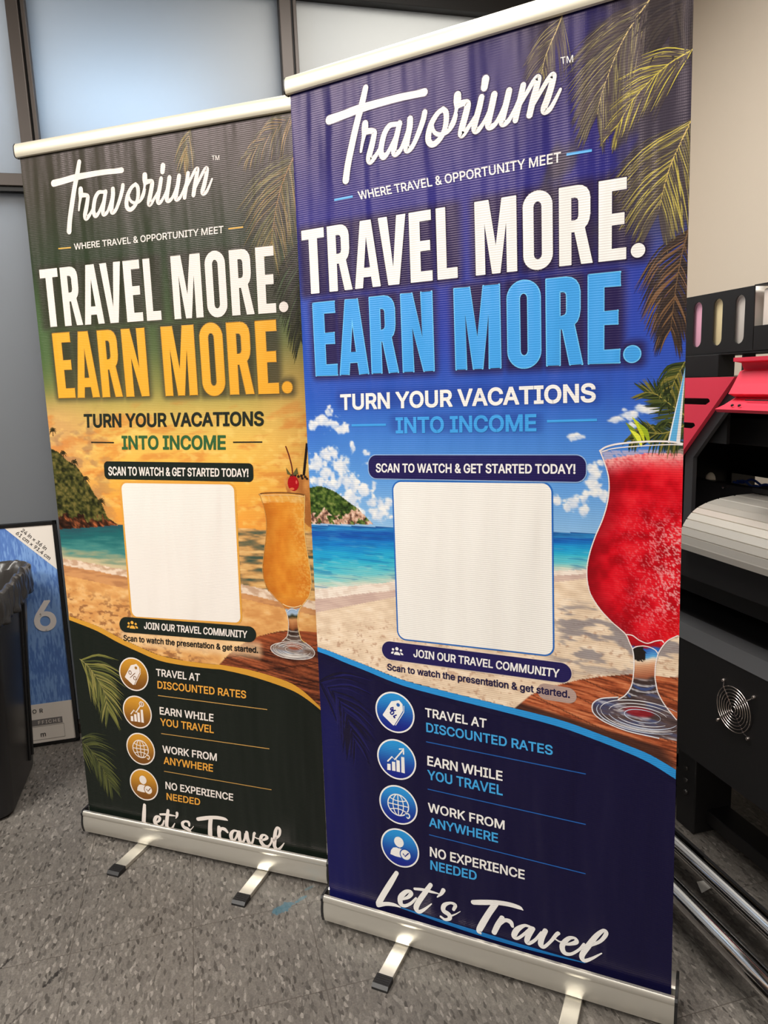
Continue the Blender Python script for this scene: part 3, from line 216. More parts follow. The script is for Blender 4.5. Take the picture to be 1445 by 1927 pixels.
def floor_mat():
    m = bpy.data.materials.new('vinyl_tile'); m.use_nodes = True; nt = m.node_tree; L = nt.links.new; N = nt.nodes.new
    b = nt.nodes['Principled BSDF']; b.inputs['Roughness'].default_value = .42; b.inputs['Specular IOR Level'].default_value = .4
    tc = N('ShaderNodeTexCoord')
    def math_(op, a, bb=None, c=None):
        n = N('ShaderNodeMath'); n.operation = op
        for i, v in enumerate((a, bb, c)):
            if v is None: continue
            if hasattr(v, 'is_linked') or hasattr(v, 'links'): L(v, n.inputs[i])
            else: n.inputs[i].default_value = v
        return n.outputs[0]
    sp = N('ShaderNodeSeparateXYZ'); L(tc.outputs['Object'], sp.inputs[0])
    T = .3048
    tx = math_('DIVIDE', math_('ADD', sp.outputs[0], .7463), T); ty = math_('DIVIDE', math_('SUBTRACT', sp.outputs[1], 1.6026), T)
    ix = math_('FLOOR', tx); iy = math_('FLOOR', ty)
    fx = math_('SUBTRACT', tx, ix); fy = math_('SUBTRACT', ty, iy)
    ex = math_('MINIMUM', fx, math_('SUBTRACT', 1.0, fx)); ey = math_('MINIMUM', fy, math_('SUBTRACT', 1.0, fy))
    seam = math_('LESS_THAN', math_('MINIMUM', ex, ey), .0036)
    cid = N('ShaderNodeCombineXYZ'); L(ix, cid.inputs[0]); L(iy, cid.inputs[1])
    wn = N('ShaderNodeTexWhiteNoise'); L(cid.outputs[0], wn.inputs[0])
    off = N('ShaderNodeVectorMath'); off.operation = 'MULTIPLY_ADD'; L(wn.outputs['Color'], off.inputs[0]); off.inputs[1].default_value = (9, 9, 9); L(tc.outputs['Object'], off.inputs[2])
    mp = N('ShaderNodeMapping'); mp.inputs['Rotation'].default_value = (0, 0, math.radians(12)); mp.inputs['Scale'].default_value = (175, 66, 1); L(off.outputs[0], mp.inputs[0])
    vo = N('ShaderNodeTexVoronoi'); vo.inputs['Scale'].default_value = 1.0; vo.feature = 'F1'; L(mp.outputs[0], vo.inputs['Vector'])
    sh = N('ShaderNodeSeparateColor'); L(vo.outputs['Color'], sh.inputs[0])
    r1 = N('ShaderNodeValToRGB'); cr = r1.color_ramp; L(sh.outputs[0], r1.inputs[0])
    stops = [(0, (66, 62, 58)), (.1, (86, 82, 77)), (.22, (99, 94, 89)), (.74, (106, 101, 95)), (.92, (117, 112, 106)), (1, (138, 132, 125))]
    cr.elements[0].position = 0; cr.elements[0].color = rgb(*stops[0][1]); cr.elements[1].position = 1; cr.elements[1].color = rgb(*stops[-1][1])
    for p_, c_ in stops[1:-1]: e = cr.elements.new(p_); e.color = rgb(*c_)
    n2 = N('ShaderNodeTexNoise'); n2.inputs['Scale'].default_value = 260; n2.inputs['Detail'].default_value = 3; L(off.outputs[0], n2.inputs[0])
    m1 = N('ShaderNodeMix'); m1.data_type = 'RGBA'; m1.blend_type = 'MULTIPLY'; m1.inputs[0].default_value = .8; L(r1.outputs[0], m1.inputs[6])
    r2 = N('ShaderNodeValToRGB'); r2.color_ramp.elements[0].position = .3; r2.color_ramp.elements[0].color = (.72, .72, .72, 1); r2.color_ramp.elements[1].position = .7; r2.color_ramp.elements[1].color = (1.12, 1.12, 1.12, 1)
    L(n2.outputs[0], r2.inputs[0]); L(r2.outputs[0], m1.inputs[7])
    # seam
    m2 = N('ShaderNodeMix'); m2.data_type = 'RGBA'; L(m1.outputs[2], m2.inputs[6]); m2.inputs[7].default_value = rgb(70, 64, 58)
    L(math_('MULTIPLY', seam, .75), m2.inputs[0])
    # blue ink spill beside the seam and black scuffs
    def blob(cx, cy, rx, ry, ang, sc, th):
        a = math_('SUBTRACT', sp.outputs[0], cx); c = math_('SUBTRACT', sp.outputs[1], cy)
        ca, sa = math.cos(ang), math.sin(ang)
        p = math_('DIVIDE', math_('ADD', math_('MULTIPLY', a, ca), math_('MULTIPLY', c, sa)), rx)
        q = math_('DIVIDE', math_('SUBTRACT', math_('MULTIPLY', c, ca), math_('MULTIPLY', a, sa)), ry)
        d = math_('SQRT', math_('ADD', math_('MULTIPLY', p, p), math_('MULTIPLY', q, q)))
        nz = N('ShaderNodeTexNoise'); nz.inputs['Scale'].default_value = sc; nz.inputs['Detail'].default_value = 4; L(tc.outputs['Object'], nz.inputs[0])
        v = math_('ADD', math_('SUBTRACT', 1.0, d), math_('MULTIPLY', math_('SUBTRACT', nz.outputs[0], .5), th))
        return math_('MINIMUM', math_('MAXIMUM', math_('MULTIPLY', v, 4.0), 0.0), 1.0)
    col = m2.outputs[2]
    for (cx, cy, rx, ry, an, sc, th, c_, k) in ((-.200, 1.603, .040, .016, .5, 60, 2.6, (52, 96, 112), .75), (-.150, 1.622, .022, .006, .5, 60, 2.0, (62, 104, 118), .65), (-.12, 1.66, .016, .006, .4, 60, 2, (80, 108, 116), .5),
                                                (-.776, 1.533, .035, .006, .95, 120, 3.0, (30, 28, 27), .85), (-.90, 1.62, .02, .004, .95, 120, 3.0, (30, 28, 27), .8), (-.83, 1.44, .05, .003, .9, 120, 3.0, (40, 36, 34), .6)):
        m3 = N('ShaderNodeMix'); m3.data_type = 'RGBA'; L(col, m3.inputs[6]); m3.inputs[7].default_value = rgb(*c_)
        L(math_('MULTIPLY', blob(cx, cy, rx, ry, an, sc, th), k), m3.inputs[0]); col = m3.outputs[2]
    L(col, b.inputs['Base Color'])
    bp = N('ShaderNodeBump'); bp.inputs['Strength'].default_value = .08; bp.inputs['Distance'].default_value = .001; L(n2.outputs[0], bp.inputs['Height']); L(bp.outputs[0], b.inputs['Normal'])
    return m

# ------------------------------------------------------------------ the room
X0, X1, Y0, Y1, ZC = -7.0, 1.86, -3.6, 2.93, 3.10
def struct(o): o['kind'] = 'structure'; return o
struct(MB().box(X0, X1, Y0, 4.2, -.06, 0).build('floor', floor_mat()))
struct(MB().box(X0, X1, Y0, 4.2, ZC, ZC+.06).build('ceiling', M_ceil))
struct(MB().box(X1, X1+.1, Y0, 4.2, 0, ZC).build('wall_right', M_wall))
M_wall2 = wall_mat('grey_paint', rgb(128, 120, 112))
struct(MB().box(X0-.1, X0, Y0, 4.2, 0, ZC).build('wall_left', M_wall2))
struct(MB().box(X0, X1, Y0-.1, Y0, 0, ZC).build('wall_front', M_wall2))
struct(MB().box(1.45, X1, Y1-.03, Y1+.08, 0, ZC).build('wall_back', M_wall))
struct(MB().box(X0, X1, 4.2, 4.3, 0, ZC).build('wall_far', wall_mat('back_room_paint', rgb(150, 152, 156))))
# aluminium-framed frosted partition
mulls = [(-.858, -.795), (.118, .186), (1.385, 1.45), (-2.1, -2.035), (-3.4, -3.335)]
for i, (a, b) in enumerate(mulls):
    m = MB(); m.box(a, b-.022, Y1-.035, Y1+.07, 0.0, 2.90, .003); m.box(b-.014, b, Y1-.03, Y1+.06, 0.0, 2.90, .002)
    o = struct(m.build('trim_%d' % (i+1), M_bronze))
    struct(MB().box(b-.023, b-.013, Y1-.018, Y1+.05, 0.0, 2.90).build('glazing_gasket', M_gasket, o))
struct(MB().box(X0, 1.45, Y1-.035, Y1+.07, 2.90, ZC, .003).build('trim_6', M_gasket))
o = struct(MB().box(-2.035, -.858, Y1-.032, Y1+.06, 2.172, 2.215, .002).build('trim_7', M_bronze))
struct(MB().box(-2.035, -.858, Y1-.022, Y1+.05, 2.155, 2.172).build('glazing_gasket', M_gasket, o))
struct(MB().box(X0, 1.385, Y1-.032, Y1+.06, 0, .045, .002).build('trim_8', M_bronze))
for i, (a, b, c, d) in enumerate([(-.795, .118, .045, 2.9), (.186, 1.385, .045, 2.9), (-2.035, -.858, 2.215, 2.9), (-2.035, -.858, .045, 2.155), (-3.335, -2.1, .045, 2.9), (X0, -3.4, .045, 2.9)]):
    struct(MB().box(a, b, Y1+.012, Y1+.02, c, d).build('window_%d' % (i+1), M_frost))
struct(MB().box(X1-.012, X1, Y0, Y1-.03, 0, .1, .003).build('baseboard_right', M_gasket))
# ------------------------------------------------------------------ printed banner artwork
W_MM = 841.6
def catmull(P, k=5):
    P = np.asarray(P, float)
    if len(P) < 3:
        t = np.linspace(0, 1, k+1)[:, None]; return P[0]*(1-t)+P[1]*t
    Q = np.vstack([2*P[0]-P[1], P, 2*P[-1]-P[-2]]); out = []
    for i in range(1, len(Q)-2):
        p0, p1, p2, p3 = Q[i-1:i+3]
        for t in np.arange(k)/k:
            out.append(.5*((2*p1)+(-p0+p2)*t+(2*p0-5*p1+4*p2-p3)*t*t+(-p0+3*p1-3*p2+p3)*t**3))
    out.append(P[-1]); return np.array(out)
_rng = np.random.RandomState(7); _LAT = _rng.rand(256, 256)
def vnoise(x, y, seed=0):
    x = x+seed*17.31; y = y+seed*9.77
    xi = np.floor(x).astype(int); yi = np.floor(y).astype(int); fx = x-xi; fy = y-yi
    fx = fx*fx*(3-2*fx); fy = fy*fy*(3-2*fy)
    a = _LAT[xi % 256, yi % 256]; b = _LAT[(xi+1) % 256, yi % 256]; c = _LAT[xi % 256, (yi+1) % 256]; d = _LAT[(xi+1) % 256, (yi+1) % 256]
    return (a*(1-fx)+b*fx)*(1-fy)+(c*(1-fx)+d*fx)*fy
def fbm(x, y, o=4, seed=0):
    r = 0; a = .5; t = 0
    for k in range(o): r = r+a*vnoise(x*2**k, y*2**k, seed+k*3); t += a; a *= .5
    return r/t
def sst(a, b, x):
    t = np.clip((x-a)/(b-a), 0, 1); return t*t*(3-2*t)
def inpoly(U, V, P):
    P = np.asarray(P, float); r = np.zeros(U.shape, bool); n = len(P)
    for i in range(n):
        (x1, y1), (x2, y2) = P[i], P[(i+1) % n]
        if y1 == y2: continue
        c = ((V < y1) != (V < y2)) & (U < (x2-x1)*(V-y1)/(y2-y1)+x1); r ^= c
    return r
def grad(v, stops):
    p = [s[0] for s in stops]; return np.stack([np.interp(v, p, [s[1][k] for s in stops]) for k in range(3)], -1)
def mixc(C, m, col):
    m = np.asarray(m, float)[..., None]; return C*(1-m)+np.asarray(col, float)*m
def along(L, U): return np.interp(U, [p[0] for p in L], [p[1] for p in L])

class Print:
    """collects the flat artwork as coloured triangles in (u, v, layer) millimetres"""
    def __init__(s): s.v = []; s.c = []; s.f = []; s.n = 0; s.k = 0
    def add(s, V, F, col, layer):
        V = np.asarray(V, float).reshape(-1, 2)
        col = np.asarray(col, float); col = np.tile(col, (len(V), 1)) if col.ndim == 1 else col
        s.v.append(np.c_[V, np.full(len(V), layer)]); s.c.append(col)
        s.f += [tuple(i+s.n for i in t) for t in F]; s.n += len(V)
    def poly(s, P, col, layer, holes=()):
        lp = [list(P)]+[list(h) for h in holes]
        tri = tessellate_polygon([[Vector((a, b, 0)) for a, b in l] for l in lp])
        s.add([p for l in lp for p in l], tri, col, layer)
    def stroke(s, P, col, layer, k=6, width=None, smooth=True, caps=True):
        s.k += 1; layer = layer+(s.k % 9)*.011
        P = np.asarray(P, float)
        if width is not None: P = np.c_[P[:, :2], np.full(len(P), width) if np.isscalar(width) else width]
        Q = catmull(P, k) if smooth else P
        c = Q[:, :2]; w_ = np.maximum(Q[:, 2], .2)/2
        d = np.gradient(c, axis=0); d /= np.maximum(np.linalg.norm(d, axis=1), 1e-6)[:, None]; n = np.c_[-d[:, 1], d[:, 0]]
        a = c+n*w_[:, None]; b = c-n*w_[:, None]; N = len(c)
        s.add(np.vstack([a, b]), [(i, i+1, N+i+1, N+i) for i in range(N-1)], col, layer)
        if caps:
            idx = [0, N-1] if smooth else range(N)
            for q, i in enumerate(idx): s.disc(c[i], w_[i], col, layer+.004+.003*(q % 3), 14)
    def disc(s, c, r, col, layer, n=40, ry=None):
        ry = ry or r; t = np.arange(n)*2*PI/n
        s.add(np.vstack([[c], np.c_[c[0]+r*np.cos(t), c[1]+ry*np.sin(t)]]), [(0, 1+i, 1+(i+1) % n) for i in range(n)], col, layer)
    def gdisc(s, c, r, top, bot, layer):
        n = 40; t = np.arange(n)*2*PI/n; rad = np.linspace(.02, 1, 7)*r
        V = np.vstack([np.c_[c[0]+q*np.cos(t), c[1]+q*np.sin(t)] for q in rad])
        g = ((V[:, 1]-c[1])/r*.5+.5)[:, None]; g = g*g*(3-2*g)
        F = [(j*n+i, j*n+(i+1) % n, (j+1)*n+(i+1) % n, (j+1)*n+i) for j in range(len(rad)-1) for i in range(n)]
        s.add(V, F, np.asarray(top, float)*(1-g)+np.asarray(bot, float)*g, layer)
    def card(s, q, r, col, layer, grow=0.0):
        """rounded rectangle on the quad TL,BL,TR,BR, cut into columns"""
        TL, BL, TR, BR = [np.array(x, float) for x in q]
        w_ = np.linalg.norm(TR-TL)+2*grow; h = np.linalg.norm(BL-TL)+2*grow; r = min(r+grow, h/2)
        xs = np.unique(np.concatenate([r-r*np.cos(np.linspace(0, PI/2, 9)), np.linspace(r, w_-r, 16), w_-r+r*np.sin(np.linspace(0, PI/2, 9))]))
        V = []; m = 9
        for x in xs:
            dx = r-x if x < r else (x-(w_-r) if x > w_-r else 0); ins = r-math.sqrt(max(r*r-dx*dx, 0))
            for y in np.linspace(ins, h-ins, m):
                a = (x-grow)/(w_-2*grow); b = (y-grow)/(h-2*grow)
                V.append((TL*(1-a)+TR*a)*(1-b)+(BL*(1-a)+BR*a)*b)
        F = [(i*m+j, (i+1)*m+j, (i+1)*m+j+1, i*m+j+1) for i in range(len(xs)-1) for j in range(m-1)]
        s.add(V, F, col, layer)
    def text(s, body, q, col, layer, bold=.0, space=1.0):
        """bold: extra stem weight as a share of the cap height"""
        V, F, E, b0, b1 = text_mesh(body, space)
        TL, BL, TR, BR = [np.array(x, float) for x in q]
        cap = (np.linalg.norm(TL-BL)+np.linalg.norm(TR-BR))/2; w_ = bold*cap; wid = np.linalg.norm(TR-TL); g = w_/2/wid; k = w_/2/cap
        x0, x1 = V[:, 0].min(), V[:, 0].max()
        def mp(Q):
            a = g+(1-2*g)*((Q[:, 0]-x0)/(x1-x0))[:, None]; b = k+(1-2*k)*(1-(Q[:, 1]-b0)/(b1-b0))[:, None]
            return (TL*(1-a)+TR*a)*(1-b)+(BL*(1-a)+BR*a)*b
        P = mp(V)
        s.add(P, F, col, layer)
        if w_ > 0:
            O = mp(E[0]); e = np.array(E[1]); A, B_ = O[e[:, 0]], O[e[:, 1]]; d = B_-A; l = np.maximum(np.linalg.norm(d, axis=1), 1e-6)[:, None]; d = d/l; n = np.c_[-d[:, 1], d[:, 0]]*w_/2; x = d*w_*.42
            Q = np.stack([A-x+n, B_+x+n, B_+x-n, A-x-n], 1).reshape(-1, 2)
            for j in range(5):
                m = np.arange(len(e)) % 5 == j; Qj = Q.reshape(-1, 4, 2)[m].reshape(-1, 2)
                s.add(Qj, [(4*i, 4*i+1, 4*i+2, 4*i+3) for i in range(len(Qj)//4)], col, layer+.02+j*.012)
    def frond(s, rach, rnd, col, ln, n, layer, side=(1, -1), droop=.35, ang=.75, wid=2.2, rcol=None, taper=True):
        R = catmull(rach, 12); seg = np.r_[0, np.cumsum(np.linalg.norm(np.diff(R, axis=0), axis=1))]; Lt = seg[-1]
        if rcol is not None: s.stroke(np.c_[R, np.linspace(2.6, .8, len(R))], rcol, layer+.12, smooth=False, caps=False)
        for i in range(n):
            t = (i+rnd.random())/n; k = t*Lt; p = np.array([np.interp(k, seg, R[:, 0]), np.interp(k, seg, R[:, 1])])
            j = min(np.searchsorted(seg, k), len(R)-1); d = R[j]-R[max(j-1, 0)] if j else R[1]-R[0]; d = d/max(np.linalg.norm(d), 1e-6)
            for sd in side:
                a = math.atan2(d[1], d[0])+sd*(ang+rnd.uniform(-.12, .12))*(1-.45*t); l = ln*(1-.55*t*(1 if taper else 0))*rnd.uniform(.75, 1.1)
                e1 = p+np.array([math.cos(a), math.sin(a)])*l*.5; a2 = a+(PI/2-a if abs(PI/2-a) < PI else 0)*droop
                e2 = e1+np.array([math.cos(a2), math.sin(a2)])*l*.5
                c = col[rnd.randrange(len(col))]
                s.stroke(np.array([[p[0], p[1], wid*.6], [e1[0], e1[1], wid], [e2[0], e2[1], .3]]), c, layer+rnd.random()*.1, k=3, caps=False)

LETTER = {
 'T': ([(0, 0), (1, 0), (1, .15), (.69, .15), (.69, 1), (.31, 1), (.31, .15), (0, .15)], []),
 'E': ([(0, 0), (1, 0), (1, .145), (.48, .145), (.48, .42), (.93, .42), (.93, .565), (.48, .565), (.48, .855), (1, .855), (1, 1), (0, 1)], []),
 'L': ([(0, 0), (.47, 0), (.47, .85), (1, .85), (1, 1), (0, 1)], []),
 'A': ([(.29, 0), (.71, 0), (1, 1), (.69, 1), (.645, .84), (.355, .84), (.31, 1), (0, 1)], [[(.5, .24), (.615, .7), (.385, .7)]]),
 'V': ([(0, 0), (.33, 0), (.5, .74), (.67, 0), (1, 0), (.7, 1), (.3, 1)], []),
 'N': ([(0, 0), (.36, 0), (.66, .58), (.66, 0), (1, 0), (1, 1), (.68, 1), (.34, .42), (.34, 1), (0, 1)], []),
 'M': ([(0, 0), (.345, 0), (.5, .62), (.655, 0), (1, 0), (1, 1), (.755, 1), (.755, .33), (.6, 1), (.4, 1), (.235, .31), (.235, 1), (0, 1)], []),
 'R': ([(0, 0), (.56, 0), (.7, .012), (.82, .045), (.9, .1), (.93, .17), (.93, .37), (.9, .45), (.85, .5), (.77, .54), (1, 1), (.66, 1), (.46, .585), (.37, .585), (.37, 1), (0, 1)],
       [[(.37, .15), (.48, .15), (.55, .165), (.58, .2), (.58, .38), (.55, .42), (.48, .435), (.37, .435)]])}
def _o(w0, h0, ry):
    P = []
    for q, (sx, sy) in enumerate(((1, -1), (1, 1), (-1, 1), (-1, -1))):
        for k in range(9):
            a = k/8*PI/2; a = a if q in (1, 3) else PI/2-a
            P.append((.5+sx*w0*math.cos(a), .5+sy*(h0-ry+ry*math.sin(a))))
    return P
LETTER['O'] = (_o(.5, .515, .2), [list(reversed(_o(.135, .375, .07)))])
def headline(pr, rows, vl, um, col, layer, edge=None):
    a0, a1, b0, b1 = um; cl, bl, cr, br = vl
    for ch, (u0, u1) in rows:
        f = lambda u: b0+(u-a0)*(b1-b0)/(a1-a0)
        u0, u1 = f(u0), f(u1); t = (u0+u1)/2; t = (t-b0)/(b1-b0); t = min(max(t, 0), 1)
        c = cl+(cr-cl)*t; b = bl+(br-bl)*t; h = b-c
        if ch == '.':
            r = (u1-u0)/2; ce = ((u0+u1)/2, b-r)
            if edge is not None: pr.disc(ce, r+2.2, edge, layer-.15)
            pr.disc(ce, r, col, layer); continue
        P, H = LETTER[ch]; g = lambda q: (u0+q[0]*(u1-u0), c+q[1]*h)
        if edge is not None:
            Q = [g(q) for q in P]; pr.stroke(np.c_[np.array(Q+Q[:1]), np.full(len(Q)+1, 4.0)], edge, layer-.15, smooth=False)
            for hh in H: Q = [g(q) for q in hh]; pr.stroke(np.c_[np.array(Q+Q[:1]), np.full(len(Q)+1, 4.0)], edge, layer-.15, smooth=False)
        pr.poly([g(q) for q in P], col, layer, [[g(q) for q in hh] for hh in H])
def glow(U, V, boxes, soft):
    m = np.zeros(U.shape)
    for (u0, u1, v0, v1) in boxes:
        d = np.hypot(np.maximum(np.maximum(u0-U, U-u1), 0), np.maximum(np.maximum(v0-V, V-v1), 0)); m = np.maximum(m, 1-sst(0, soft, d))
    return m
def boxes_of(rows, vl, um):
    a0, a1, b0, b1 = um; out = []
    for ch, (u0, u1) in rows:
        f = lambda u: b0+(u-a0)*(b1-b0)/(a1-a0)
        t = min(max((f((u0+u1)/2)-b0)/(b1-b0), 0), 1); c = vl[0]+(vl[2]-vl[0])*t; b = vl[1]+(vl[3]-vl[1])*t
        out.append((f(u0)+4, f(u1)-4, (c if ch != '.' else b-30)+4, b-4))
    return out

def picture_blue(U, V):
    C = grad(V, [(0, (34, 30, 88)), (150, (37, 32, 98)), (300, (38, 38, 125)), (430, (40, 50, 142)), (560, (44, 66, 165)), (680, (46, 90, 186)), (760, (66, 124, 207)), (860, (92, 152, 220)), (980, (146, 190, 228))])
    sd = sst(120, 0, U)*sst(250, 500, V)*sst(900, 650, V); C = mixc(C, sd*.55, (44, 92, 190))
    sd = sst(640, 830, U)*sst(200, 480, V)*sst(900, 600, V); C = mixc(C, sd*.5, (52, 84, 186))
    g = glow(U, V, boxes_of(D['HL1'], D['VF1'], (0, 1, 0, 1))+boxes_of(D['HL2'], D['VF2'], (0, 1, 0, 1)), 26.); C = mixc(C, g*.85, (36, 24, 62))
    g = glow(U, V, [(100, 678, 672, 690), (240, 562, 728, 745)], 24.); C = mixc(C, g*.4, (30, 52, 130))
    pm = sst(.40, .62, fbm(U/60+V/160, V/120, 4, 23)+.35*sst(600, 800, U)-.1)*sst(500, 620, U)*sst(470, 330, V); C = mixc(C, pm*.8, (62, 56, 54))
    # clouds
    nz = fbm(U/22, V/18, 5, 3); nz2 = fbm(U/9, V/8, 3, 8)
    dens = np.full(U.shape, -1.0); lit = np.zeros(U.shape)
    for cx, cy, rx, ry in D['CLF']:
        q = 1.32-np.hypot((U-cx)/max(rx, 4), (V-cy)/max(ry, 4)); lit = np.where(q > dens, -(V-cy)/max(ry, 4), lit); dens = np.maximum(dens, q)
    dd = dens+(nz-.5)*1.7+(nz2-.5)*1.0
    a = sst(.2, .75, dd)
    cc = mixc(np.broadcast_to(np.array([178, 196, 226.]), C.shape), np.clip(.58+.32*lit+(nz2-.5)*1.1+(nz-.5)*1.2, 0, 1), (250, 244, 236))
    C = mixc(C, a*.92, cc)
    hz = sst(880, 975, V)*(fbm(U/40, V/7, 4, 5) > .55)*sst(260, 60, U)*.4; C = mixc(C, hz, (228, 226, 226))
    # island
    isl = inpoly(U, V, D['ISF']); n = fbm(U/7, V/6, 4, 11); C = np.where(isl[..., None], grad(n, [(.2, (22, 38, 14)), (.45, (50, 76, 28)), (.62, (88, 110, 46)), (.8, (132, 142, 76))]), C)
    ih = along(D['LF']['hor'], U); rock = isl & (V > ih-34-12*(fbm(U/16, V/30, 3, 2)-.5)*4) & (fbm(U/10, V/10, 3, 21) > .42)
    C = np.where(rock[..., None], grad(fbm(U/6, V/8, 3, 4), [(.3, (92, 62, 52)), (.5, (196, 150, 124)), (.75, (238, 206, 186))]), C)
    # sea and beach
    hor = along([[0, 981], [670, 959], [838, 955]], U); fo = along(D['LF']['foam'], U)+6*(fbm(U/30, V*0+3, 3, 2)-.5); we = along(D['LF']['wet'], U)+4*(fbm(U/30, V*0+9, 3, 2)-.5); sa = along(D['LF']['sand'], U)
    t = (V-hor)/(fo-hor); wv = fbm(U/60+V/40, V/7, 4, 6)-.5
    S = grad(np.clip(t+wv*.22, 0, 1), [(0, (28, 84, 150)), (.06, (46, 138, 200)), (.16, (22, 80, 168)), (.28, (24, 120, 196)), (.45, (34, 158, 208)), (.6, (52, 176, 206)), (.8, (108, 196, 204)), (.95, (176, 206, 192)), (1, (214, 216, 200))])
    S = mixc(S, sst(.62, .75, fbm(U/45, V/5, 3, 31))*np.clip(t, 0, 1)*.45, (205, 222, 214)); S = mixc(S, sst(.62, .72, fbm(U/70, V/6, 3, 41))*.35, (18, 92, 160))
    C = np.where((V > hor)[..., None] & ~isl[..., None], S, C)
    fm = mixc(np.broadcast_to(np.array([240, 226, 212.]), C.shape), sst(.45, .7, fbm(U/14, V/8, 4, 51))*.5, (214, 190, 172)); C = np.where((V > fo)[..., None], fm, C)
    C = np.where((V > we)[..., None], mixc(np.broadcast_to(np.array([212, 184, 170.]), C.shape), sst(.4, .7, fbm(U/40, V/9, 3, 52))*.5, (190, 160, 150)), C)
    sand = grad(fbm(U/30, V/14, 4, 61), [(.3, (222, 196, 168)), (.6, (238, 214, 186)), (.8, (244, 224, 200))])
    sp = sst(.64, .74, fbm(U/9+V/30, V/6, 3, 63))*sst(10, 90, V-sa); sand = mixc(sand, sp*.55, (172, 130, 104))
    sh = sst(.5, .6, fbm(U/60-V/90, V/16, 4, 66))*sst(560, 620, U)*sst(1095, 1130, V)*sst(1290, 1215, V); sand = mixc(sand, sh*.75, (128, 122, 128))
    C = np.where((V > sa)[..., None], sand, C)
    # table top
    tb = inpoly(U, V, D['TAF']); gr = fbm(U/60+V/50, V/4-U/26, 5, 71)
    Tb = grad(gr, [(.25, (96, 42, 24)), (.5, (176, 88, 52)), (.75, (214, 130, 86))]); dk = sst(.0, 1., (V-1352-(U-560)*.16)/10)*sst(0, 1, (792-U)/40+(V-1330)/60); dk = dk*sst(1430, 1400, V-(U-600)*.12)
    Tb = mixc(Tb, dk*.85, (58, 36, 30)); st = np.abs(((V-1290-(U-700)*.35)/46) % 1-.5) > .47; Tb = mixc(Tb, st*.6, (70, 36, 24))
    C = np.where(tb[..., None], Tb, C)
    # palm foliage and mint behind the glass
    fl = sst(.42, .55, fbm(U/16, V/12, 4, 81)+.5*sst(800, 842, U+.16*(V-760))-.28)*sst(600, 690, V)*sst(880, 850, V)*sst(770, 800, U); C = mixc(C, fl*.9, (44, 58, 28))
    # glass with red frozen drink
    gl = inpoly(U, V, D['GF'][:21]+D['GFr'][4::-1]+[[900, D['GFr'][0][1]-6], [900, D['GF'][0][1]-6]])
    top = along(D['GFl'], U)
    n = fbm(U/26, V/26, 4, 91); rd = 1-np.abs(fbm(U/7+V/24, V/6-U/12, 4, 95)-.5)*2.4
    Lq = grad(n, [(.25, (172, 2, 18)), (.5, (212, 8, 28)), (.75, (232, 34, 46))])
    ed = along([[p[1], p[0]] for p in D['GF'][:21]], V); Lq = mixc(Lq, sst(46, 0, U-ed)*.55, (120, 10, 22))
    fr_ = sst(.8, .95, rd)*sst(760, 830, U)*sst(900, 960, V)*sst(1180, 1080, V); Lq = mixc(Lq, fr_*.85, (250, 190, 190))
    fr_ = sst(.86, .97, rd)*sst(690, 790, U)*sst(860, 960, V)*sst(1260, 1120, V); Lq = mixc(Lq, fr_*.6, (238, 150, 150))
    Lq = mixc(Lq, sst(780, 838, U)*sst(1090, 1140, V)*sst(1290, 1230, V)*.5, (236, 20, 24))
    Lq = mixc(Lq, sst(42, 0, V-top)*(.35+.65*rd), (246, 176, 170)); Lq = mixc(Lq, sst(60, 20, U-ed)*sst(1180, 1240, V)*.5, (196, 92, 60))
    C = np.where((gl & (V > top))[..., None], Lq, C)
    C = np.where((gl & (V <= top))[..., None], mixc(C, sst(.45, .7, rd)*.55, (236, 190, 190)), C)
    stem = inpoly(U, V, D['GF'][18:]+D['GFr'][:2:-1]); m8 = np.interp(V+10*(vnoise(U/14, V/40, 4)-.5)+(U-775)*.12, [1160, 1184, 1188, 1206, 1212, 1226, 1250, 1258, 1304], range(9))
    Stc = grad(m8, [(0, (196, 12, 26)), (1, (160, 16, 28)), (2, (44, 96, 178)), (3, (92, 168, 220)), (4, (240, 222, 198)), (5, (214, 158, 120)), (6, (166, 98, 70)), (7, (62, 48, 46)), (8, (70, 62, 64))])
    Stc = mixc(Stc, (np.hypot((U-766)/13, (V-1201)/17) < 1+.5*(vnoise(U/4, V/4, 2)-.5)), (34, 30, 26))
    rg = sst(.55, .9, np.sin(V/2.1+(U-775)*(U-775)/260))*sst(1250, 1262, V); Stc = mixc(Stc, rg*.75, (226, 224, 230)); Stc = mixc(Stc, sst(.7, .95, np.sin(V/5.2+1+(U-775)**2/260))*sst(1262, 1275, V)*.7, (60, 90, 160))
    C = np.where(stem[..., None], Stc, C)
    ft = inpoly(U, V, D['GFb']+[[860, D['GFb'][-1][1]], [860, D['GFr'][-1][1]]]+D['GFr'][:-5:-1]+[D['GF'][-1]]); er = np.hypot((U-775)/104, (V-1334)/44); q = fbm(U/46, V/9-U/70, 4, 99)
    F_ = grad(q, [(.25, (58, 46, 46)), (.5, (92, 74, 72)), (.8, (70, 84, 128))]); F_ = mixc(F_, sst(740, 690, U)*sst(1350, 1320, V)*.6, (52, 66, 118))
    F_ = mixc(F_, sst(.62, .78, fbm(U/30+V/60, V/5-U/40, 3, 44))*.7, (210, 206, 210)); F_ = mixc(F_, sst(.34, .2, np.hypot((U-768)/104, (V-1328)/40))*.8, (150, 24, 34)); C = np.where(ft[..., None], F_, C)
    # dark lower panel
    wv_ = np.interp(U, [p[0] for p in D['WF'][0]], [p[1] for p in D['WF'][0]])
    pn = mixc(np.broadcast_to(np.array([17, 16, 52.]), C.shape), sst(190, 20, U)*sst(1300, 1500, V)*.7, (22, 26, 92))
    return np.where((V > wv_)[..., None], pn, C)

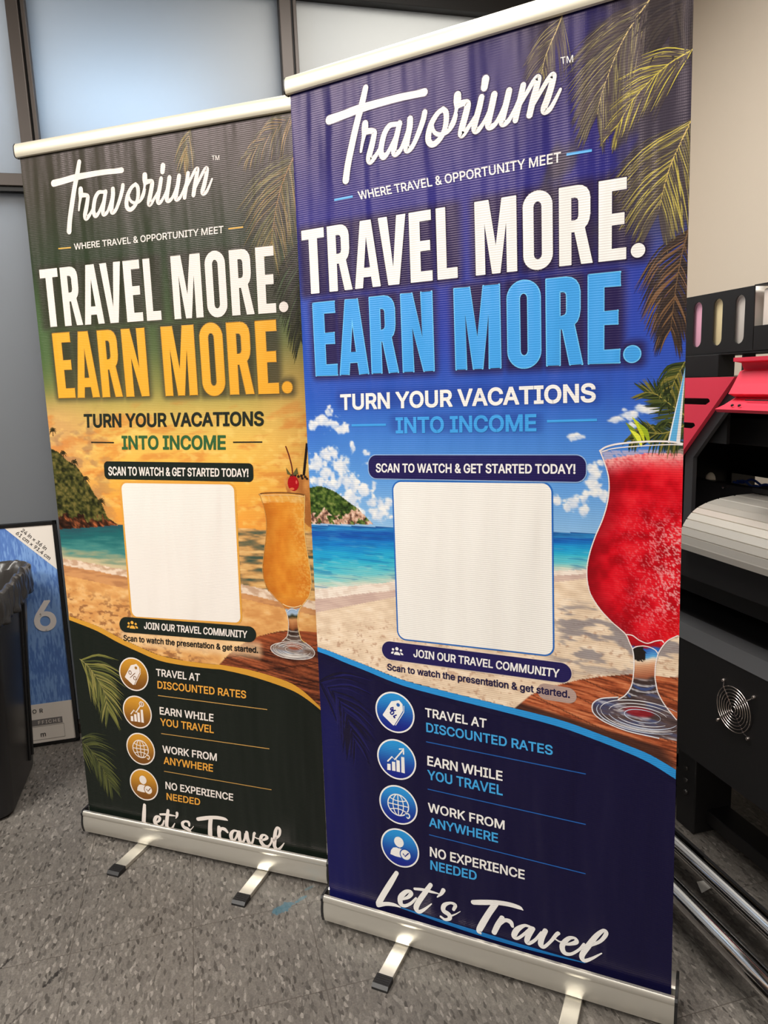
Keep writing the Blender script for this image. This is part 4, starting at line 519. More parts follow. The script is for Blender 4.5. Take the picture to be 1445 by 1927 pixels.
def picture_gold(U, V):
    C = grad(V, [(0, (66, 62, 54)), (120, (58, 58, 46)), (280, (48, 60, 42)), (420, (62, 80, 50)), (540, (84, 100, 60)), (640, (140, 136, 74)), (710, (206, 176, 92)), (800, (240, 192, 92)), (900, (242, 178, 74)), (1027, (240, 160, 66))])
    C = mixc(C, sst(110, 0, U)*sst(300, 450, V)*sst(700, 560, V)*.6, (74, 104, 62)); C = mixc(C, sst(640, 820, U)*sst(450, 650, V)*.5, (214, 160, 84))
    C = mixc(C, sst(260, 20, U)*sst(620, 760, V)*.6, (206, 150, 108))
    n = fbm(U/70+V/60, V/26, 5, 13); n2 = fbm(U/30, V/14, 4, 15)
    C = mixc(C, sst(.5, .72, n)*sst(640, 730, V)*.5, (208, 118, 50)); C = mixc(C, sst(.52, .74, n2)*sst(680, 780, V)*.5, (252, 214, 120))
    C = mixc(C, sst(.5, .64, fbm(U/55, V/30, 4, 18))*sst(300, 120, U)*sst(660, 740, V)*.5, (150, 112, 84))
    g = glow(U, V, boxes_of(D['HL1'], D['VB1'], D['UB1'])+boxes_of(D['HL2'], D['VB2'], D['UB2']), 26.); C = mixc(C, g*.7, (48, 46, 36))
    hor = along(D['LB']['hor'], U); fo = along(D['LB']['foam'], U)+8*(fbm(U/40, V*0, 3, 2)-.5); we = along(D['LB']['wet'], U)+6*(fbm(U/40, V*0+5, 3, 3)-.5); sa = along(D['LB']['sand'], U)
    t = np.clip((V-hor)/(fo-hor), 0, 1); wv = fbm(U/55+V/50, V/8, 4, 6)-.5
    S = grad(np.clip(t+wv*.5, 0, 1), [(0, (40, 84, 92)), (.3, (34, 104, 106)), (.6, (72, 138, 132)), (.85, (150, 160, 130)), (1, (206, 190, 150))])
    S2 = grad(np.clip(.5+wv*1.7, 0, 1), [(0, (62, 84, 72)), (.35, (138, 116, 80)), (.6, (210, 158, 96)), (1, (238, 196, 130))]); k = sst(420, 620, U)[..., None]; S = S*(1-k)+S2*k
    C = np.where((V > hor)[..., None], S, C)
    fm = mixc(np.broadcast_to(np.array([238, 214, 190.]), C.shape), sst(.4, .7, fbm(U/20, V/8, 4, 51))*.6, (176, 130, 96)); C = np.where((V > fo)[..., None], fm, C)
    C = np.where((V > we)[..., None], mixc(np.broadcast_to(np.array([212, 152, 98.]), C.shape), sst(.4, .7, fbm(U/50, V/9, 3, 52))*.5, (160, 106, 70)), C)
    sand = grad(fbm(U/30, V/14, 4, 61), [(.3, (214, 150, 86)), (.6, (232, 174, 106)), (.8, (240, 192, 130))])
    sp = sst(.55, .68, fbm(U/15+V/30, V/8, 3, 63))*sst(10, 80, V-sa)*sst(560, 380, U); sand = mixc(sand, sp*.7, (138, 88, 54)); C = np.where((V > sa)[..., None], sand, C)
    isl = inpoly(U, V, D['ISB']); n = fbm(U/10, V/9, 4, 11); I_ = grad(n, [(.25, (26, 30, 14)), (.5, (66, 68, 30)), (.75, (116, 104, 54))])
    rk = (V > 1000+.1*U+30*(fbm(U/20, V/40, 3, 2)-.5)*2); I2 = grad(fbm(U/12-V/20, V/12, 4, 4), [(.3, (30, 18, 12)), (.55, (84, 46, 28)), (.75, (190, 104, 60))]); C = np.where(isl[..., None], np.where(rk[..., None], I2, I_), C)
    tb = inpoly(U, V, D['TAB']); gr = fbm(U/70+V/60, V/4-U/24, 5, 71); Tb = grad(gr, [(.25, (54, 26, 18)), (.5, (112, 56, 34)), (.78, (176, 92, 56))]); Tb = mixc(Tb, sst(1370, 1335, V)*.45, (196, 96, 52))
    st = np.abs(((V-1320+(U-700)*.22)/52) % 1-.5) > .475; Tb = mixc(Tb, st*.7, (40, 20, 14)); C = np.where(tb[..., None], Tb, C)
    pin = inpoly(U, V, D['PIN']); C = np.where(pin[..., None], grad(fbm(U/20, V/30, 3, 5), [(.3, (176, 108, 52)), (.7, (222, 150, 78))]), C)
    gl = inpoly(U, V, D['GB'][:16]+D['GBr'][13::-1]); top = along(D['GBl'], U); n = fbm(U/30, V/36, 4, 91)
    Lq = grad(n, [(.25, (214, 124, 36)), (.5, (226, 142, 46)), (.8, (236, 160, 60))])
    ed = along([[p[1], p[0]] for p in D['GB'][:16]], V); Lq = mixc(Lq, sst(50, 0, U-ed)*.4, (160, 84, 24)); rt = along([[p[1], p[0]] for p in D['GBr'][:14]], V)
    Lq = mixc(Lq, sst(60, 5, rt-U)*sst(.4, .7, fbm(U/4, V/4, 2, 7))*.45, (250, 206, 120)); Lq = mixc(Lq, sst(1230, 1290, V)*.4, (232, 150, 40)); C = np.where((gl & (V > top))[..., None], Lq, C)
    C = np.where((gl & (V <= top))[..., None], mixc(C, sst(.4, .7, fbm(U/5, V/8, 3, 3))*.5, (246, 206, 140)), C)
    stem = inpoly(U, V, D['GB'][13:]+D['GBr'][:9:-1]); m8 = np.interp(V+8*(vnoise(U/10, V/30, 4)-.5)+(U-770)*.15, [1218, 1243, 1247, 1258, 1266, 1276, 1300, 1310, 1342], range(9))
    Stc = grad(m8, [(0, (222, 140, 48)), (1, (200, 118, 44)), (2, (150, 176, 206)), (3, (170, 190, 212)), (4, (44, 46, 26)), (5, (212, 150, 96)), (6, (150, 88, 50)), (7, (48, 34, 28)), (8, (120, 100, 90))])
    rg = sst(.55, .9, np.sin(V/2.1+(U-770)**2/200))*sst(1298, 1310, V); C = np.where(stem[..., None], mixc(Stc, rg*.7, (230, 224, 218)), C)
    ft = inpoly(U, V, D['GBb']); er = np.hypot((U-768)/68, (V-1358)/32); q = fbm(U/40, V/9-U/70, 4, 99)
    F_ = grad(q, [(.25, (84, 58, 44)), (.5, (140, 120, 110)), (.8, (150, 158, 172))]); F_ = mixc(F_, sst(.58, .76, fbm(U/24+V/60, V/5-U/40, 3, 44))*.7, (226, 218, 210)); F_ = mixc(F_, sst(.42, .25, np.hypot((U-770)/68, (V-1352)/30))*.8, (150, 66, 36)); C = np.where(ft[..., None], F_, C)
    sb = np.array(D['TB']['sub']); d_ = np.hypot(np.maximum(np.maximum(sb[0, 0]-U, U-sb[3, 0]), 0), np.maximum(np.abs(V-np.interp(U, [sb[0, 0], sb[2, 0]], [(sb[0, 1]+sb[1, 1])/2, (sb[2, 1]+sb[3, 1])/2]))-12, 0)); C = mixc(C, sst(24, 0, d_)*.65, (246, 214, 170))
    wv_ = np.interp(U, [p[0] for p in D['WB'][0]], [p[1] for p in D['WB'][0]])
    return np.where((V > wv_)[..., None], np.array([22, 30, 24.]), C)

def icons(pr, cen, ring, top, bot, gold, kind):
    for k, (cx, cy, r) in enumerate(cen):
        pr.disc((cx, cy), r, ring, .6, 56); pr.gdisc((cx, cy), r*.925, top, bot, .8)
        f = lambda P: [(cx+a*r/100, cy+b*r/100) for a, b in P]; I_ = D['IC']; mid = [(a+b)/2 for a, b in zip(top, bot)]
        if k == 0:
            pr.poly(f(I_['tag']), ring, 1.0); pr.stroke(np.array(f(I_['tag2'])), ring, 1.0, width=2.0, smooth=False); pr.disc(f(I_['taghole'])[0], r*.09, mid, 1.2, 18)
            if kind == 'blue':
                for q in I_['cur']: pr.stroke(np.array(f(q)), bot, 1.2, width=3.2)
                pr.disc(f(I_['cur'][2])[-1], 2.6, bot, 1.2, 12)
            else:
                for a, b in ((-24, -8), (6, 22)):
                    t = np.arange(15)*2*PI/14; pr.stroke(np.array(f(np.c_[a+9*np.cos(t), b+11*np.sin(t)].tolist())), bot, 1.2, width=2.2, smooth=False, caps=False)
                pr.stroke(np.array(f([(-26, 22), (10, -8)])), bot, 1.2, width=2.2, smooth=False)
        elif k == 1:
            for q in I_['bars']: pr.poly(f(q), ring, 1.0)
            pr.stroke(np.array(f(I_['arrow'])), ring, 1.0, width=3.6, smooth=False)
            if kind == 'blue': pr.stroke(np.array(f(I_['ah'])), ring, 1.0, width=3.6, smooth=False)
            else:
                e = f(I_['arrow'])[-1]; pr.disc(e, r*.17, ring, 1.1, 24); pr.disc(e, r*.12, mid, 1.2, 24)
                q = np.array([[e[0]-3, e[1]-4.5], [e[0]-3, e[1]+4.5], [e[0]+3, e[1]-4.5], [e[0]+3, e[1]+4.5]]); pr.text('$', q, ring, 1.35, .03)
        elif k == 2:
            R_ = r*.54; t = np.linspace(0, 2*PI, 37)
            pr.stroke(np.c_[cx+R_*np.cos(t), cy+R_*np.sin(t)], ring, 1.0, width=3.0, smooth=False, caps=False)
            pr.stroke(np.c_[cx+R_*.5*np.cos(t), cy+R_*np.sin(t)], ring, 1.0, width=2.4, smooth=False, caps=False)
            for a in ([(0, -1), (0, 1)], [(-1, 0), (1, 0)]): pr.stroke(np.array([(cx+p*R_, cy+q*R_) for p, q in a]), ring, 1.0, width=2.4, smooth=False)
            for sg in (-1, 1):
                pr.stroke(np.array([(cx+p*R_, cy+sg*q*R_) for p, q in ((-.82, .57), (-.4, .42), (0, .38), (.4, .42), (.82, .57))]), ring, 1.0, width=2.4)
            pr.disc((cx+.5*r, cy+.44*r), r*.17, [a*.6+b*.4 for a, b in zip(bot, top)], 1.15, 20)
            pr.stroke(np.array([(cx+p*r, cy+q*r) for p, q in ((.38, .36), (.52, .34), (.58, .46), (.5, .58), (.44, .54))]), ring, 1.3, width=3.0)
        else:
            hx, hy = f(I_['head'])[0]; pr.disc((hx, hy), r*.25, ring, 1.0, 30, r*.27); pr.poly(f(I_['body']), ring, 1.0)
            c = f(I_['chk'])[0]; pr.disc(c, r*.31, [a*.35+b*.65 for a, b in zip(top, bot)], 1.15, 28); pr.disc(c, r*.255, ring, 1.3, 28); pr.stroke(np.array(f(I_['ck'])), bot, 1.45, width=3.0, smooth=False)
def people(pr, c, s, col, back):
    for dx, sc, l in ((-1.15, .72, 1.0), (1.15, .72, 1.0), (0, 1.0, 1.3)):
        x = c[0]+dx*s; y = c[1]+(0 if sc == 1 else .1*s)
        if sc == 1:
            pr.disc((x, y-.75*s), .62*s, back, l-.12, 22); pr.stroke(np.array([(x-.95*s, y+1.1*s), (x-.9*s, y+.5*s), (x, y+.1*s), (x+.9*s, y+.5*s), (x+.95*s, y+1.1*s)]), back, l-.12, width=.3*s)
        pr.disc((x, y-.75*s*sc), .48*s*sc, col, l, 22)
        t = np.linspace(PI, 2*PI, 13); P = [(x+.9*s*sc*math.cos(a), y+.95*s*sc+.9*s*sc*math.sin(a)) for a in t]; pr.poly(P, col, l)

def art(kind):
    pr = Print(); rnd = random.Random(5 if kind == 'blue' else 9)
    B = kind == 'blue'
    white = (241, 238, 234) if B else (240, 229, 221)
    acc = (66, 160, 232) if B else (240, 170, 52)
    dash = (96, 178, 240) if B else (226, 178, 82)
    dark = (35, 30, 84) if B else (27, 37, 31)
    tx = D['TF'] if B else D['TB']; ds = D['DF'] if B else D['DB']
    # fronds behind the lettering
    if B:
        yel = [(150, 138, 92), (112, 104, 78), (88, 80, 72), (80, 70, 76), (74, 64, 70), (70, 60, 66), (84, 74, 72)]
        R_ = D['RF']
        pr.frond(R_[8], rnd, [(52, 46, 46), (44, 40, 42), (60, 54, 50)], 120, 60, .32, wid=6, droop=.3)
        gd = [(66, 58, 60), (74, 66, 66), (82, 74, 70), (60, 54, 60)]
        for k_, l_, n_ in ((1, 150, 44), (2, 110, 36), (3, 160, 50)): pr.frond(R_[k_], rnd, gd, l_, n_, .16, droop=.3, ang=.65, wid=7)
        pr.frond(R_[0], rnd, yel, 95, 52, .34, droop=.3, ang=.7, wid=1.5, rcol=(196, 174, 120)); pr.frond(R_[1], rnd, yel, 150, 95, .36, droop=.25, ang=.6, wid=1.6, rcol=(212, 186, 130))
        pr.frond(R_[2], rnd, [(206, 190, 78), (150, 136, 70), (96, 86, 74), (82, 72, 72), (78, 68, 70), (88, 78, 74)], 100, 80, .36, droop=.2, ang=.55, rcol=(210, 190, 90), wid=1.8)
        pr.frond(R_[3], rnd, [(190, 174, 84), (134, 122, 72), (92, 84, 68), (80, 72, 66), (76, 68, 66), (70, 64, 66)], 165, 120, .38, droop=.3, ang=.8, rcol=(214, 184, 110), wid=1.8)
        pr.frond(R_[4], rnd, [(66, 52, 42), (50, 42, 38), (120, 88, 60), (44, 38, 38)], 130, 90, .4, droop=.45, ang=.8, rcol=(110, 84, 58), wid=3)
        for k in (5, 6, 7): pr.frond(R_[k], rnd, [(34, 44, 22), (52, 64, 30), (70, 80, 38), (120, 112, 50)], 60, 46, .28, droop=.6, ang=.9, wid=3.2, rcol=(150, 140, 70))
        pr.poly(D['STc'], (96, 176, 226), .5); q = np.array(D['STc']); pr.stroke(np.array([q[1], q[0]]), (236, 240, 244), .62, width=3, smooth=False); pr.stroke(np.array([q[2], q[3]]), (228, 224, 224), .62, width=7, smooth=False)
        e = D['GFt'][3]; 
        for dx, dy, l, c in ((20, -8, 40, (196, 204, 44)), (8, -4, 34, (120, 140, 40)), (30, -4, 34, (150, 170, 40)), (16, 2, 26, (220, 224, 70))):
            pr.stroke(np.array([(e[0]+dx, e[1]+dy+6, 3), (e[0]+dx-8, e[1]+dy-l*.5, 9), (e[0]+dx-22, e[1]+dy-l, 1)]), c, .5, caps=False)
        for P, w_, c in ((D['GF'][:21], 2.2, (244, 226, 220)), (D['GF'][20:], 2.2, (238, 232, 230)), (D['GFr'], 2.2, (238, 226, 222)), (D['GFb'], 2.4, (226, 226, 230)), (D['GFm'], 2.4, (242, 214, 212)), (D['GFs'], 2.0, (242, 230, 228)), (D['GFt'], 3.4, (238, 228, 226)), (D['GFt2'], 2.0, (240, 232, 230))):
            pr.stroke(np.array([p for p in P if p[0] <= W_MM-1]), c, .6, width=w_)
    else:
        og = [(120, 116, 74), (92, 92, 58), (74, 72, 56), (66, 60, 52), (150, 124, 74)]
        R_ = D['RB']
        pr.frond(R_[0], rnd, og, 190, 110, .34, droop=.3, ang=.7, wid=1.8, rcol=(168, 124, 76)); pr.frond(R_[1], rnd, og, 90, 30, .34, droop=.4, ang=.5); pr.frond(R_[2], rnd, og[1:], 110, 40, .34, droop=.5, ang=.6)
        pr.frond(R_[3], rnd, [(40, 44, 28), (52, 54, 34), (34, 38, 26)], 150, 70, .36, side=(1, -1), droop=.35, ang=.6, wid=3)
        pg = [(124, 122, 62), (98, 100, 52), (74, 80, 44), (140, 132, 74)]
        pr.frond(R_[4], rnd, pg, 150, 34, .36, droop=.25, ang=.75, wid=5.5, rcol=(150, 140, 90)); pr.frond(R_[5], rnd, [(84, 88, 46), (66, 72, 40), (52, 58, 36)], 130, 30, .36, droop=.25, ang=.75, wid=5, rcol=(100, 98, 60))
        pr.stroke(np.array(D['STB']), (34, 24, 22), .5, width=7, smooth=False, caps=False)
        for k in range(16): p = np.array(D['PIN'][1+k % 3])*.5+np.array(D['PIN'][1+(k+1) % 3])*.5; pr.disc((p[0]+rnd.uniform(-16, 16), p[1]+rnd.uniform(-5, 4)), rnd.uniform(2, 4.5), (46, 34, 24), .5, 7)
        c = D['CH']; x, y = c[0]
        for sx in (-1, 1): rc = c[1][0]-x; pr.poly([(x-.2*rc, y-1.3*rc), (x+sx*1.0*rc-.2*rc, y-2.6*rc), (x+sx*1.0*rc, y-1.5*rc)], (96, 92, 52), .58)
        pr.disc((x, y), c[1][0]-x, (176, 18, 26), .62, 32, c[2][1]-y); pr.disc((x+.6*rc, y-.2*rc), .17*rc, (226, 90, 80), .75, 16, .3*rc); pr.disc((x-.25*rc, y+.92*rc), .42*rc, (220, 110, 70), .72, 16, .22*rc); pr.stroke(np.array(D['CHs']), (104, 40, 28), .7, width=3.4)
        for P, w_, c in ((D['GB'][:16], 1.8, (196, 140, 70)), (D['GB'][15:], 1.8, (226, 214, 200)), (D['GBr'], 2.0, (240, 196, 120)), (D['GBb'], 2.2, (220, 212, 206)), (D['GBm'], 2.2, (244, 214, 160)), (D['GBs'], 2.0, (216, 222, 230)), (D['GBt'], 3.0, (118, 74, 34)), (D['GBt2'], 1.6, (240, 200, 140))):
            pr.stroke(np.array([p for p in P if p[0] <= W_MM-1]), c, .6, width=w_)
    for ex, ey, rx, ry, cw in ((((775, 1336, 98, 38, (232, 230, 234))) if B else (765, 1361, 64, 25, (232, 226, 220))),):
        for k, (q0, q1, f_, w_) in enumerate(((.1, .55, .93, 2.4), (.02, .5, .84, 1.4), (.5, .95, .86, 1.6), (.05, .46, .7, 2.2), (.52, .9, .68, 1.4), (.1, .42, .56, 1.6), (.0, 1.0, .36, 1.6), (.55, .95, .5, 1.4), (.12, .36, .78, 1.2))):
            t = np.linspace(q0, q1, 24)*2*PI; P = np.c_[ex+rx*f_*np.cos(t), ey+ry*f_*np.sin(t)]; P = P[P[:, 0] < W_MM-1]
            if len(P) > 3: pr.stroke(np.c_[P, w_*np.sin(np.linspace(.25, PI-.25, len(P)))+.3], cw if k % 3 else ((196, 204, 222) if B else (200, 190, 182)), .6, smooth=False, caps=False)
    if not B:
        for px_, py_ in D['PLM']:
            for k in range(9):
                an = -PI/2+(k-4)*.5; l_ = rnd.uniform(11, 16)
                pr.stroke(np.array([(px_, py_, 2.2), (px_+math.cos(an)*l_*.6, py_+math.sin(an)*l_*.6-2, 2.6), (px_+math.cos(an)*l_, py_+math.sin(an)*l_+4, .4)]), (46, 42, 22), .32, k=3, caps=False)
            pr.stroke(np.array([(px_, py_, 2), (px_-1, py_+14, 2.4)]), (52, 40, 26), .31, smooth=False)
    # wave band over the dark panel
    a, b = (D['WF'] if B else D['WB']); a = catmull(a, 6); b = catmull(b, 6)
    us = np.linspace(0, W_MM-.5, 90); va = np.interp(us, a[:, 0], a[:, 1]); vb = np.interp(us, b[:, 0], b[:, 1])
    pr.add(np.vstack([np.c_[us, va], np.c_[us, vb]]), [(i, i+1, 90+i+1, 90+i) for i in range(89)], (44, 146, 216) if B else (216, 156, 56), .5)
    pr.add(np.vstack([np.c_[us, vb-.5], np.c_[us, vb+12]]), [(i, i+1, 90+i+1, 90+i) for i in range(89)], (17, 17, 52) if B else (22, 30, 24), .45)
    if B:
        pr.frond(D['RN'][0], rnd, [(20, 18, 44), (26, 25, 74), (18, 17, 40), (28, 28, 84)], 150, 30, .36, droop=.25, ang=.75, wid=5)
    # logo and claim
    LG = [np.array(s) for s in D['LOGO']]; LT = [np.array(s) for s in D['LETS']]
    if not B:
        f = lambda S, M: np.c_[S[:, :2] @ np.array(M)[:, :2].T+np.array(M)[:, 2], S[:, 2]*.95]
        LG = [f(s, D['ML']) for s in LG]; LT = [f(s, D['MT']) for s in LT]
    edge = (44, 34, 76) if B else None
    for S in LG:
        if B: pr.stroke(np.c_[S[:, :2], S[:, 2]+4], edge, .5)
        pr.stroke(S, white, .7)
    for S in LT: pr.stroke(S, white, .7)
    pr.text('TM', tx['tm'], white, .7, .02); pr.text('WHERE TRAVEL & OPPORTUNITY MEET', tx['tag'], white, .7, .05)
    for k, q in enumerate(ds):
        if k < 4: c = dash if k < 2 else (acc if B else (34, 38, 30))
        else: c = (36, 92, 168) if B else (196, 150, 82)
        q = np.array(q); t = np.linspace(0, 1, 8)[:, None]; pr.stroke(q[0]*(1-t)+q[1]*t, c, .7, width=[4.6, 4.6, 5.0, 5.0, 2.6, 2.6, 2.6][k] if B else [3.4, 3.4, 3.6, 3.6, 2.4, 2.4, 2.4][k], smooth=False, caps=False)
    u1 = (0, 1, 0, 1)
    headline(pr, D['HL1'], D['VF1'] if B else D['VB1'], u1 if B else D['UB1'], white, .75, (38, 28, 58) if B else None)
    headline(pr, D['HL2'], D['VF2'] if B else D['VB2'], u1 if B else D['UB2'], acc, .75, (110, 196, 246) if B else (150, 112, 50))
    pr.text('TURN YOUR VACATIONS', tx['turn'], white if B else (34, 42, 34), .75, .095)
    pr.text('INTO INCOME', tx['into'], acc if B else (52, 98, 58), .75, .09)
    # scan pill, blank card (its code is left out), community pill
    P = D['PF'] if B else D['PB']; Q = D['QF'] if B else D['QB']
    pr.card(Q, 18, (38, 104, 186) if B else (228, 164, 70), .5, 5 if B else 6); pr.card(Q, 18, (240, 236, 230) if B else (242, 234, 226), .8, 1.5 if B else 0)
    if B: pr.card(P[0], 20, (150, 180, 220), .8, 2.0); pr.card(P[1], 30, (226, 208, 192), .8, 1.6)
    pr.card(P[0], 20 if B else 14, dark, .95); pr.card(P[1], 30, dark, .95)
    pr.text('SCAN TO WATCH & GET STARTED TODAY!', tx['scan'], white, 1.1, .07); pr.text('JOIN OUR TRAVEL COMMUNITY', tx['join'], white, 1.1, .07)
    s = tx['sub']
    if B:
        e = np.array(s[2]); g = np.array(s[3]); n_ = g-e
        pr.card([e+[-70, -8], g+[-70, 12], e+[14, -6], g+[14, 12]], 18, (176, 150, 140), .6)
    pr.text('Scan to watch the presentation & get started.', s, (30, 26, 66) if B else (24, 26, 24), .85, .075)
    TL, BL = np.array(P[1][0]), np.array(P[1][1]); TR = np.array(P[1][2]); m = (TL+BL)/2; ax = (TR-TL)/np.linalg.norm(TR-TL)
    people(pr, m+ax*(40 if B else 47), 9.0 if B else 11.0, white if B else (240, 178, 70), dark)
    icons(pr, D['CF'] if B else D['CB'], white, (44, 150, 218) if B else (214, 152, 48), (24, 36, 132) if B else (122, 76, 30), B, kind)
    for k, t in enumerate(('TRAVEL AT', 'DISCOUNTED RATES', 'EARN WHILE', 'YOU TRAVEL', 'WORK FROM', 'ANYWHERE', 'NO EXPERIENCE', 'NEEDED')):
        pr.text(t, tx['l%d' % k], (white if k % 2 == 0 else ((66, 164, 226) if B else (232, 164, 66))), .75, .065)
    if B:   # blue sweep of the design just above the cassette
        t = np.linspace(0, 1, 14); pr.stroke(np.c_[190+470*t, 1951+14*np.sin(t*2.2)-4*t, 2+9*np.sin(PI*t)], (36, 120, 190), .5, smooth=False, caps=False)
    return pr

def film_material():
    m = bpy.data.materials.new('printed_film'); m.use_nodes = True; nt = m.node_tree; L = nt.links.new; N = nt.nodes.new
    b = nt.nodes['Principled BSDF']; b.inputs['Roughness'].default_value = .3; b.inputs['Specular IOR Level'].default_value = .29; b.inputs['Specular Tint'].default_value = (1.0, .80, .88, 1)
    a = N('ShaderNodeAttribute'); a.attribute_name = 'print'; L(a.outputs['Color'], b.inputs['Base Color'])
    uv = N('ShaderNodeUVMap'); uv.uv_map = 'UVMap'
    w1 = N('ShaderNodeTexWave'); w1.wave_type = 'BANDS'; w1.bands_direction = 'Y'; w1.inputs['Distortion'].default_value = 0.0
    w2 = N('ShaderNodeTexWave'); w2.wave_type = 'BANDS'; w2.bands_direction = 'X'; w2.inputs['Scale'].default_value = 100.0
    L(uv.outputs[0], w1.inputs[0]); L(uv.outputs[0], w2.inputs[0])
    w1.inputs['Scale'].default_value = 68.3
    # soft buckles of the hanging film
    mp = N('ShaderNodeMapping'); mp.inputs['Scale'].default_value = (13.0, 1.8, 1); L(uv.outputs[0], mp.inputs[0])
    nz = N('ShaderNodeTexNoise'); nz.inputs['Scale'].default_value = 1.0; nz.inputs['Detail'].default_value = 2.0; L(mp.outputs[0], nz.inputs[0])
    b1 = N('ShaderNodeBump'); b1.inputs['Strength'].default_value = 1.0; b1.inputs['Distance'].default_value = .014; L(nz.outputs[0], b1.inputs['Height'])
    b2 = N('ShaderNodeBump'); b2.inputs['Strength'].default_value = .55; b2.inputs['Distance'].default_value = .0003; L(w1.outputs['Fac'], b2.inputs['Height']); L(b1.outputs[0], b2.inputs['Normal'])
    b3 = N('ShaderNodeBump'); b3.inputs['Strength'].default_value = .3; b3.inputs['Distance'].default_value = .00015; L(w2.outputs['Fac'], b3.inputs['Height']); L(b2.outputs[0], b3.inputs['Normal'])
    L(b3.outputs[0], b.inputs['Normal'])
    return m
M_film = film_material()
PRINT_GAIN = 0.92
def film(kind, corners, H_MM, step, parent, origin, rot):
    """one mesh: the film sheet as a coloured grid plus the sharp lettering as faces a fraction of a millimetre in front"""
    c = np.array(corners)   # TL TR BR BL
    low = 22.0
    us = np.linspace(0, W_MM, int(W_MM/step)+1); vs = np.linspace(0, H_MM+low, int(H_MM/step)+1)
    U, V = np.meshgrid(us, vs); nu, nv = len(us), len(vs)
    C = (picture_blue if kind == 'blue' else picture_gold)(U, V)
    pr = art(kind)
    PV = np.vstack(pr.v); PC = np.vstack(pr.c)
    keep = PV[:, 1] <= H_MM+low
    uvl = np.vstack([np.c_[U.ravel(), V.ravel(), np.zeros(U.size)], PV]); col = np.vstack([C.reshape(-1, 3), PC])
    a = np.clip(uvl[:, :1]/W_MM, 0, 1); b = uvl[:, 1:2]/H_MM
    P = (1-b)*((1-a)*c[0]+a*c[1])+b*((1-a)*c[3]+a*c[2])
    du = (1-b)*(c[1]-c[0])+b*(c[2]-c[3]); dv = (1-a)*(c[3]-c[0])+a*(c[2]-c[1]); n = np.cross(dv, du); n /= np.linalg.norm(n, axis=1)[:, None]
    if n[0] @ (np.array(cam.location)-P[0]) < 0: n = -n
    lay = uvl[:, 2:3]; P = P+n*np.where(lay > 0, .00012+lay*.0007, 0)
    ca, sa = math.cos(-rot), math.sin(-rot); q = P-np.array(origin); P = np.c_[q[:, 0]*ca-q[:, 1]*sa, q[:, 0]*sa+q[:, 1]*ca, q[:, 2]]
    i = np.arange((nv-1)*(nu-1)); r, k = i//(nu-1), i % (nu-1); o0 = r*nu+k
    quads = np.c_[o0, o0+nu, o0+nu+1, o0+1]
    g = U.size; faces = [f for f in pr.f if all(keep[x] for x in f)]
    lens = np.array([4]*len(quads)+[len(f) for f in faces], np.int32)
    loops = np.concatenate([quads.ravel()]+[np.array(f)+g for f in faces]).astype(np.int32)
    me = bpy.data.meshes.new('printed_film'); me.vertices.add(len(P)); me.vertices.foreach_set('co', P.astype(np.float32).ravel())
    me.loops.add(len(loops)); me.loops.foreach_set('vertex_index', loops)
    me.polygons.add(len(lens)); me.polygons.foreach_set('loop_start', np.r_[0, np.cumsum(lens)[:-1]].astype(np.int32))
    me.update(calc_edges=True); me.validate()
    at = me.color_attributes.new('print', 'FLOAT_COLOR', 'POINT'); lin = np.c_[s2l(np.clip(col, 0, 255))*PRINT_GAIN, np.ones(len(col))].astype(np.float32)
    at.data.foreach_set('color', lin.ravel())
    uvm = me.uv_layers.new(name='UVMap'); nl = len(me.loops); li = np.empty(nl, np.int32); me.loops.foreach_get('vertex_index', li)
    uvm.data.foreach_set('uv', (np.c_[uvl[:, 0], -uvl[:, 1]][li]/1000).astype(np.float32).ravel())
    me.materials.append(M_film)
    ob = bpy.data.objects.new('printed_film', me); COL.objects.link(ob); ob.parent = parent
    return ob

